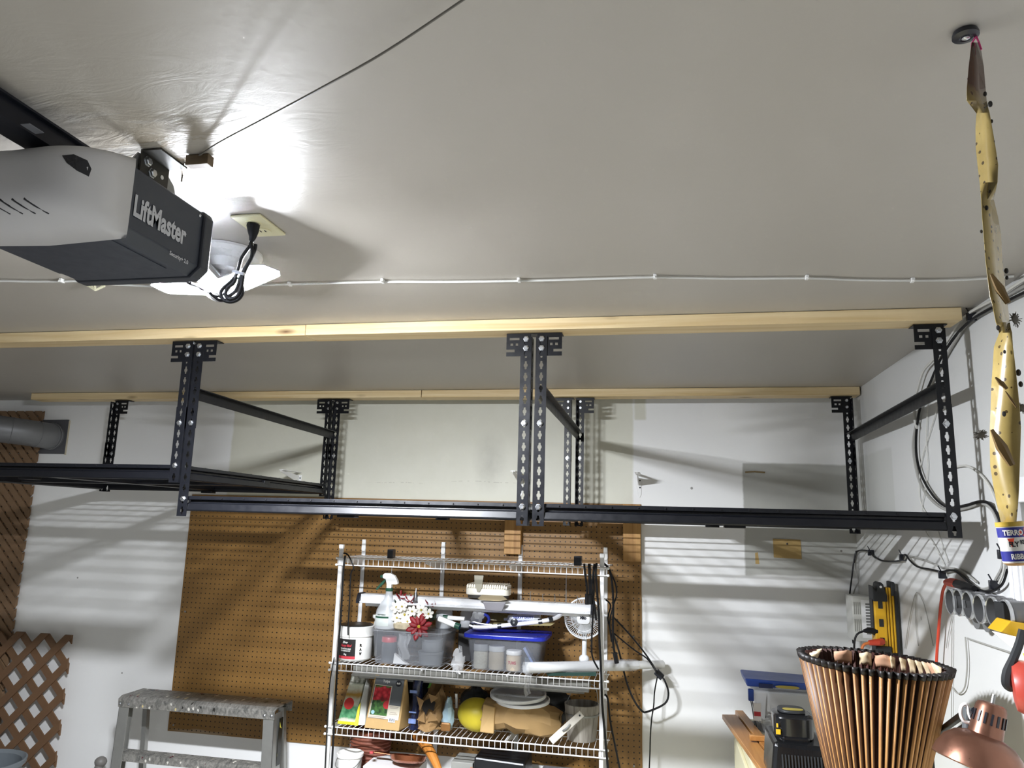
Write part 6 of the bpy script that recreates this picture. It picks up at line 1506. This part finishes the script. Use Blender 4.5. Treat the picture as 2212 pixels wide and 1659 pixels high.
# row of clear round tins on a bar
br0 = Vector((3.4,-1.1774,1.6627)); br1 = Vector((3.4,-1.5325,1.6445))
bar = thing('tin_bar', 'white metal bar with dark clips on the right wall above the round tins', 'rack', tuple(br0))
MB().bar(br0 + Vector((0, .01, -.004)), br1 + Vector((0, -.26, .0)), .018, .030, up=(1, 0, 0)).build('bar', mat('bar_white', '#e0e0e6', .3, .2), bar, smooth=0, bevel=.002)
for k in range(5):
    p = br0.lerp(br1, .22 + .17 * k); MB().box((3.378, p.y - .030, p.z - .026), (3.394, p.y + .018, p.z - .010)).build('clip', mat('clip_grey', '#5b5b58', .5), bar, smooth=0, bevel=.002)
TIN = frosted('smoky_tin', '#1f2021', .80, .18); RIM = mat('tin_rim', '#c3c5c6', .2, .7)
cens = [(3.335,-1.3049,1.6269),(3.335,-1.3653,1.6301),(3.335,-1.4314,1.6292),(3.335,-1.5054,1.6271),(3.335,-1.5861,1.6288),(3.335,-1.6602,1.6281)]
words = ('farthest of the row', 'second farthest', 'third farthest', 'third nearest', 'second nearest', 'nearest of the row')
for c, w in zip(cens, words):
    c = Vector(c)
    g = thing('round_tin', 'clear smoky round tin under the white bar, ' + w, 'tin', (3.36, c.y, c.z - .037), 'round tins on the right wall')
    MB().lathe([(.034, 0), (.036, .004), (.036, .062), (.033, .064), (.032, .01), (.001, .008)], (XR - .002, c.y, c.z), (-1, 0, 0), 28).build('cup', TIN, g)
    MB().lathe([(.037, .058), (.0375, .064), (.0345, .066), (.033, .062)], (XR - .002, c.y, c.z), (-1, 0, 0), 28, cap0=False, cap1=False).build('rim', RIM, g)
    MB().lathe([(.022, .010), (.018, .030), (.001, .034)], (XR - .002, c.y, c.z - .008), (-1, 0, 0), 14).build('contents', mat('tin_contents', '#1d1b1a', .6, var=.4, scale=60), g)
for (p, w) in zip([(3.345,-1.4152,1.5939),(3.345,-1.4804,1.5943),(3.345,-1.5469,1.5931)], ('farthest', 'middle', 'nearest')):
    tag(MB().lathe([(.026, 0), (.028, .004), (.028, .040), (.001, .044)], (XR - .002, p[1], p[2]), (-1, 0, 0), 24).build('grey_tin', mat('grey_tin', '#6a6b6b', .45)), 'grey closed tin below the row of clear tins, ' + w + ' one', 'tin', 'grey tins under the clear tins')

# yellow tool, ear muff at the right edge
yt = thing('work_light', 'yellow work light with a pale lens at the right edge', 'work light', (3.25,-1.9278,1.6201))
yp = -1.66
def PYp(x, y): return None
o = Vector((3.3521,-1.66,1.5902))
sc = 1 / 900.0   # metres per pixel at this depth
def pxy(x, y, d=0): return o + Vector(((x - 2180) * sc, d, -(y - 1365) * sc))
def pris(pts, d0, d1, name, m, parent, bevel=.002):
    q = MB(); lo = [pxy(x, y, d0) for x, y in pts]; hi = [pxy(x, y, d1) for x, y in pts]; n = len(pts)
    q.add(lo + hi, [tuple(range(n)), tuple(range(2 * n - 1, n - 1, -1))] + [(i, (i + 1) % n, n + (i + 1) % n, n + i) for i in range(n)])
    return q.build(name, m, parent, smooth=0, bevel=bevel)
pris([(2147, 1362), (2168, 1338), (2226, 1346), (2222, 1366), (2202, 1376)], -.045, .03, 'housing', mat('light_yellow', '#d7a820', .4), yt)
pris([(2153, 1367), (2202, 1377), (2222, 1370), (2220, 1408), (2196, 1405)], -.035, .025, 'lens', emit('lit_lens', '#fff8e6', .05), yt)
pris([(2172, 1304), (2205, 1312), (2232, 1320), (2232, 1350), (2172, 1340)], .00, .05, 'body', RUB, yt)
pris([(2198, 1318), (2226, 1322), (2226, 1328), (2206, 1326), (2208, 1344), (2202, 1345)], -.012, .0, 'frame', mat('light_yellow', '#d7a820', .4), yt)
pris([(2208, 1405), (2225, 1400), (2225, 1425), (2212, 1422)], -.02, .02, 'yellow_foot', mat('bright_yellow', '#e4e02c', .4), yt)
em = thing('ear_muffs', 'red and black ear muffs hanging at the right edge', 'ear muffs', tuple(pxy(2200, 1520, -.05)))
q = MB(); q.tube([pxy(2180, 1352, -.07), pxy(2172, 1380, -.07), pxy(2158, 1412, -.07), pxy(2146, 1440, -.07), pxy(2143, 1462, -.07), pxy(2152, 1472, -.07)], .009, 8, smooth=4, radii=[.008, .010, .010, .013, .013, .008])
q.build('headband', RUB, em)
cc = pxy(2176, 1468, -.06)
MB().lathe([(.030, 0), (.052, .004), (.060, .020), (.058, .034), (.045, .040)], cc + Vector((-.024, .0, 0)), (1, -.35, .05), 28).build('red_cup', mat('muff_red', '#b4463a', .4), em)
MB().lathe([(.058, 0), (.062, .006), (.055, .022), (.040, .026), (.030, .016)], cc + Vector((.008, -.012, 0)), (1, -.35, .05), 28).build('cushion', mat('muff_black', '#151515', .45), em)

# ------------------------------------------------------------------ workbench and what stands on it
CREAM = mat('cream_paint', '#d8d2b0', .5, var=.05)
bz = 1.0
wbn = thing('workbench', 'cream workbench cabinet along the right wall', 'workbench', (3.12, -1.1, 0))
MB().box((2.845, -2.20, .04), (XR - .015, -.14, bz - .02)).build('carcass', CREAM, wbn, smooth=0, bevel=.003)
MB().box((2.838, -2.215, bz - .02), (XR - .015, -.128, bz)).build('top', CREAM, wbn, smooth=0, bevel=.003)
for k in range(4):
    dr = MB().box((2.832, -2.17 + k * .505, .10), (2.845, -1.69 + k * .505, .94)).build('door', CREAM, wbn, smooth=0, bevel=.003)
    MB().tube([(2.832, -2.10 + k * .505, .80), (2.815, -2.10 + k * .505, .80), (2.815, -2.10 + k * .505, .90), (2.832, -2.10 + k * .505, .90)], .005, 6).build('handle', ZINC, dr)
OAK = wood('stained_board', '#b9864c', '#976430', 1, .9, True, .4)
def plank(label, pts, z0, z1):
    q = MB(); n = len(pts)
    lo = [(x, y, z0) for x, y in pts]; hi = [(x, y, z1) for x, y in pts]
    q.add(lo + hi, [tuple(range(n - 1, -1, -1)), tuple(range(n, 2 * n))] + [(i, (i + 1) % n, n + (i + 1) % n, n + i) for i in range(n)])
    return tag(q.build('wood_plank', OAK, bevel=.002), label, 'plank')
b0 = (2.7751,-0.2303,1.02); b1 = (2.8322,-0.0797,1.02); b2 = (2.8598,-0.122,1.02)
plank('stained wooden board lying along the left edge of the workbench', [(2.785, -.17), (2.845, -.155), (2.945, -1.20), (2.885, -1.21)], bz + .0005, bz + .020)
plank('second stained board lying beside the edge board on the workbench', [(2.846, -.10), (2.880, -.095), (2.985, -1.20), (2.946, -1.205)], bz + .0005, bz + .026)
plank('short thin stained strip lying across the boards on the workbench', [(2.855, -.565), (3.10, -.555), (3.10, -.575), (2.855, -.587)], bz + .0265, bz + .046)
tag(MB().prism([(2.885, -.20), (2.93, -.17), (3.10, -.56), (3.00, -.54)], (0, 0, bz + .0005), (1, 0, 0), (0, 1, 0), (0, 0, .004)).build('sanding_sheet', mat('grit_grey', '#7b7a78', .85, var=.15, scale=90, bump=.3), smooth=0), 'grey sanding sheet lying on the workbench beside the organizer', 'sheet')

og = thing('organizer_case', 'clear parts organizer with a blue lid standing on the workbench', 'organizer', (3.02, -.27, bz))
q = MB(); q.hexa([(2.935, -.345, bz + .002), (3.20, -.345, bz + .002), (3.20, -.20, bz + .002), (2.935, -.20, bz + .002)], [(2.890, -.365, bz + .165), (3.20, -.365, bz + .165), (3.20, -.19, bz + .165), (2.890, -.19, bz + .165)])
q.build('clear_body', frosted('organizer_clear', '#cdd1d8', .46, .12), og, smooth=0, bevel=.008)
NAVY = mat('organizer_blue', '#1b3c86', .4, var=.08)
MB().hexa([(2.872, -.372, bz + .180), (3.22, -.372, bz + .180), (3.22, -.18, bz + .180), (2.872, -.18, bz + .180)], [(2.864, -.380, bz + .212), (3.22, -.380, bz + .205), (3.22, -.175, bz + .205), (2.864, -.175, bz + .212)]).build('blue_lid', NAVY, og, smooth=0, bevel=.006)
MB().box((2.876, -.376, bz + .125), (2.898, -.355, bz + .170)).build('latch', NAVY, og, smooth=0, bevel=.003)
MB().box((2.918, -.3835, bz + .180), (2.972, -.374, bz + .197)).build('grip', mat('organizer_dark', '#0d1c44', .4), og, smooth=0)
MB().prism(sup(2.982, 3.075, bz + .183, bz + .195, 2.5), (0, -.3815, 0), (1, 0, 0), (0, 0, 1), (0, -.0012, 0)).build('label_plate', mat('organizer_gold', '#9a8b3c', .5), og, smooth=0)
stk = MB().box((2.895, -.370, bz + .050), (2.925, -.3685, bz + .118)).build('sticker', mat('paper_white', '#dedede', .6), og, smooth=0)
MB().box((2.897, -.371, bz + .068), (2.923, -.3701, bz + .085)).build('sticker_stripe', RED, stk, smooth=0)
m = MB(); r5 = random.Random(5)
for k in range(110):
    p = Vector((r5.uniform(2.95, 3.15), r5.uniform(-.335, -.22), bz + .010 + r5.uniform(0, .055))); d = Vector((r5.uniform(-1, 1), r5.uniform(-1, 1), r5.uniform(-.4, .4))).normalized()
    m.tube([p, p + d * .022], .0025, 5)
stuff(m.build('screws', mat('dull_zinc', '#808083', .4, .7, var=.4, scale=60), og))
MB().tube([(2.952, -.35, bz + .145), (2.948, -.352, bz + .105), (2.944, -.35, bz + .06)], .003, 6).build('metal_rod', DARK, og)
MB().tube([(2.883, -.33, bz + .155), (2.895, -.335, bz + .085), (2.903, -.34, bz + .015)], .0022, 6).tube([(2.890, -.31, bz + .155), (2.902, -.315, bz + .085), (2.910, -.32, bz + .015)], .0022, 6).build('wire_prop', DARK, og)

bc = thing('battery_charger', 'black two-tier battery charger with yellow stickers on the workbench', 'charger', (2.99, -.92, bz))
GLB = mat('gloss_black', '#121315', .22, coat=.3)
cz = bz + .022
MB().hexa([(2.868, -1.05, cz), (3.055, -1.05, cz), (3.055, -.86, cz), (2.868, -.86, cz)], [(2.885, -1.03, cz + .118), (3.045, -1.03, cz + .112), (3.045, -.87, cz + .125), (2.875, -.87, cz + .135)]).build('base', GLB, bc, smooth=0, bevel=.012)
q = MB(); q.prism(sup(2.893, 3.020, -.995, -.872, 3.5), (0, 0, cz + .110), (1, 0, 0), (0, 1, 0), (0, 0, .085)); q.build('battery', GLB, bc, bevel=.012)
MB().prism(sup(2.912, 2.998, -.98, -.888, 3), (0, 0, cz + .1955), (1, 0, 0), (0, 1, 0), (0, 0, .010)).build('battery_top', mat('dark_rubber', '#26282a', .5), bc, bevel=.003)
MB().prism(sup(2.925, 2.990, -.968, -.940, 3), (0, 0, cz + .206), (1, 0, 0), (0, 1, 0), (0, 0, .0015)).build('top_label', mat('organizer_gold', '#9a8b3c', .5), bc)
MB().box((2.896, -.9985, cz + .135), (2.910, -.993, cz + .150)).build('yellow_sticker', mat('sticker_yellow', '#d9ad22', .4), bc, smooth=0)
MB().box((2.898, -.9985, cz + .156), (2.903, -.993, cz + .168)).build('yellow_sticker', mat('sticker_yellow', '#d9ad22', .4), bc, smooth=0)
MB().box((2.915, -1.000, cz + .10), (3.0, -.985, cz + .130)).build('neck', GLB, bc, smooth=0, bevel=.006)
for k in range(13):
    MB().hexa([(2.905 + k * .0098, -1.0505, cz + .045), (2.909 + k * .0098, -1.0505, cz + .045), (2.909 + k * .0098, -1.043, cz + .045), (2.905 + k * .0098, -1.043, cz + .045)], [(2.905 + k * .0098, -1.0395, cz + .085), (2.909 + k * .0098, -1.0395, cz + .085), (2.909 + k * .0098, -1.034, cz + .085), (2.905 + k * .0098, -1.034, cz + .085)]).build('vent_rib', mat('dark_rubber', '#26282a', .5), bc, smooth=0)

# pleated lampshade
sc_x, sc_y = 3.056, -1.52
H = .484; RT = .188; RB = .072; NP = 58
shd = thing('pleated_lampshade', 'large flared pleated brown lampshade standing on the workbench', 'lampshade', (sc_x, sc_y, bz + .005), local=True)
shd.rotation_euler = (0, math.radians(2.5), 0)
VEN = wood('pleat_veneer_lit', '#b3854f', '#8d6236', 2, 1.3, False, .5)  # pale tan paints the lit strip on each pleat's ridge
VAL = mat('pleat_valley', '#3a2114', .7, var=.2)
BND = mat('pleat_band', '#171210', .5)
def pleat(t, rnd):
    w = 2 * PI / NP
    q = MB(); dep = .150 + rnd
    def P_(r, ang, z): return (r * math.cos(t + ang), r * math.sin(t + ang), z)
    for (z0, z1, mi) in ((0, H - .015, 0), (H - .015, H, 1)):
        r0 = RB + (RT - RB) * (z0 / H) ** 1.05; r1 = RB + (RT - RB) * (z1 / H) ** 1.05
        k = 1.0 if mi == 0 else 1.012
        o = len(q.v)
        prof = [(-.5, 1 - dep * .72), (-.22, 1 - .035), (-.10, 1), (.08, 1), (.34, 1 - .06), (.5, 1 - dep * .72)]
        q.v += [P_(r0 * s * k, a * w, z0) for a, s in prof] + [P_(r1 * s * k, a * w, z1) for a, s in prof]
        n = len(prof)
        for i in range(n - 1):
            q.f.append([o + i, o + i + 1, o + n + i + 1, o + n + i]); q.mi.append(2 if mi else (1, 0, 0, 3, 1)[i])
    return q
base_p = None
rp = random.Random(4)
for k in range(NP):
    t = 2 * PI * k / NP
    if k == 0:
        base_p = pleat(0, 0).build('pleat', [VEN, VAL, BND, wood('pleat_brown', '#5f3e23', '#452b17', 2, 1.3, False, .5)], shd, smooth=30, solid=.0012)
        base_p.rotation_euler = (0, 0, 0)
    else:
        c = base_p.copy(); COL.objects.link(c); c.parent = shd
        j = rp.uniform(-.010, .010); c.rotation_euler = (0, 0, t + j); sx_ = 1 + rp.uniform(-.012, .012); c.scale = (sx_, sx_, 1)
MB().lathe([(RB * .90, .0), (RB + (RT * .90 - RB) * .5, H * .5), (RT * .90, H - .004)], (0, 0, 0), (0, 0, 1), NP * 2, cap0=False, cap1=False, wob=lambda i, k: -.06 if k % 2 else .02).build('lining', mat('dark_reddish', '#3c1c14', .6), shd)
PALE = mat('torn_lining', '#c79a7c', .6, var=.15); PALE2 = mat('torn_lining_pale', '#dcc7a3', .6, var=.1)
for k, (t, wd, hgt, m_) in enumerate(((1.15, .30, .020, PALE), (1.45, .20, .022, PALE2), (1.85, .34, .022, PALE), (2.55, .18, .026, PALE2), (.65, .12, .022, PALE2), (.48, .10, .022, PALE2), (.30, .10, .024, PALE2), (.12, .16, .026, PALE), (-.10, .12, .03, PALE2), (-.28, .16, .034, PALE2), (3.0, .14, .024, PALE2), (.82, .10, .02, PALE2), (1.0, .08, .02, PALE2))):
    q = MB()
    def curl(u, v, t=t, wd=wd, hgt=hgt):
        a = t + (u - .5) * wd; r = RT * (.86 - .03 - .11 * math.sin(PI * u) * v)
        return (r * math.cos(a), r * math.sin(a), H - .040 + (hgt + .018) * v * (1 - .4 * abs(u - .4)))
    q.grid(8, 4, curl).build('torn_lining', m_, shd, smooth=50, solid=.0008)

# copper reflector lamp on black spring arms
cl = thing('copper_lamp', 'copper reflector lamp on a black double arm at the lower right', 'lamp', (3.15, -1.9, 1.33))
top = Vector((3.214, -1.905, 1.484)); a = Vector((.30, .06, .95)).normalized()
K = .63; L0 = .232 * K; mouth = top - a * L0
COP = mat('lamp_copper', '#7d5848', .32, .78, var=.12, scale=45)
MB().lathe([(r * K, h * K) for r, h in ((.134, 0), (.136, .004), (.130, .030), (.114, .066), (.086, .092), (.055, .104), (.048, .106))], mouth, a, 48, cap0=False, cap1=False).build('reflector', COP, cl, solid=.0012)
cap_ = MB().lathe([(r * K, h * K) for r, h in ((.052, .098), (.051, .104), (.046, .195), (.041, .206), (.030, .211), (.001, .212))], mouth, a, 40, cap0=False, cap1=False).build('socket_cup', COP, cl)
MB().lathe([(r * K, h * K) for r, h in ((.130, .002), (.110, .06), (.055, .098), (.02, .10))], mouth, a, 40, cap0=False, cap1=False).build('inner_face', mat('reflector_white', '#cfcfcb', .3), cl)
x, y, _ = basis(a)
for k in range(16):
    t = 2 * PI * k / 16; d = x * math.cos(t) + y * math.sin(t)
    MB().bar(mouth + a * .142 * K + d * .0498 * K, mouth + a * .178 * K + d * .0480 * K, .0042, .0025, up=tuple(d)).build('vent_slot', DARK, cap_, smooth=0)
MB().tube([mouth + a * .210 * K, mouth + a * .240 * K], .0038, 8).build('switch_stem', STEEL, cl)
k0 = Vector((3.1831,-1.86,1.4278)); 
MB().bar(k0 + Vector((-.006, 0, -.026)), k0 + Vector((0, 0, .022)), .022, .024).build('knuckle', mat('knuckle_grey', '#565a5c', .5), cl, smooth=0, bevel=.004)
MB().tube([k0, mouth + a * .115 + Vector((-.03, 0, 0))], .007, 8).build('pivot', DARK, cl)
for dz in (.012, -.016):
    e = k0 + Vector((-.004, .01, dz)); s = Vector((3.2535,-1.36,1.2557)) + Vector((0, 0, dz * .9))
    MB().bar(s + (s - e) * .15, e, .012, .013).build('arm', mat('arm_black', '#070707', .4), cl, smooth=0, bevel=.002)
s2 = Vector((3.2535,-1.36,1.2557)); e2 = s2 + (s2 - k0) * .15
MB().bar(e2, (e2.x, e2.y, bz + .03), .014, .03).build('post', mat('arm_black', '#070707', .4), cl, smooth=0, bevel=.002)
MB().box((e2.x - .03, e2.y - .03, bz + .0), (e2.x + .03, e2.y + .03, bz + .035)).build('clamp_base', mat('arm_black', '#070707', .4), cl, smooth=0, bevel=.004)
MB().tube([(3.1755,-1.88,1.4236),(3.1614,-1.88,1.4272),(3.1561,-1.88,1.4408),(3.1591,-1.88,1.4559),(3.1667,-1.88,1.4611),(3.1709,-1.88,1.4567),(3.1717,-1.88,1.4438),(3.1762,-1.88,1.4329),(3.1819,-1.88,1.4371)], .0038, 8, smooth=4).build('cord', WHITE, cl)
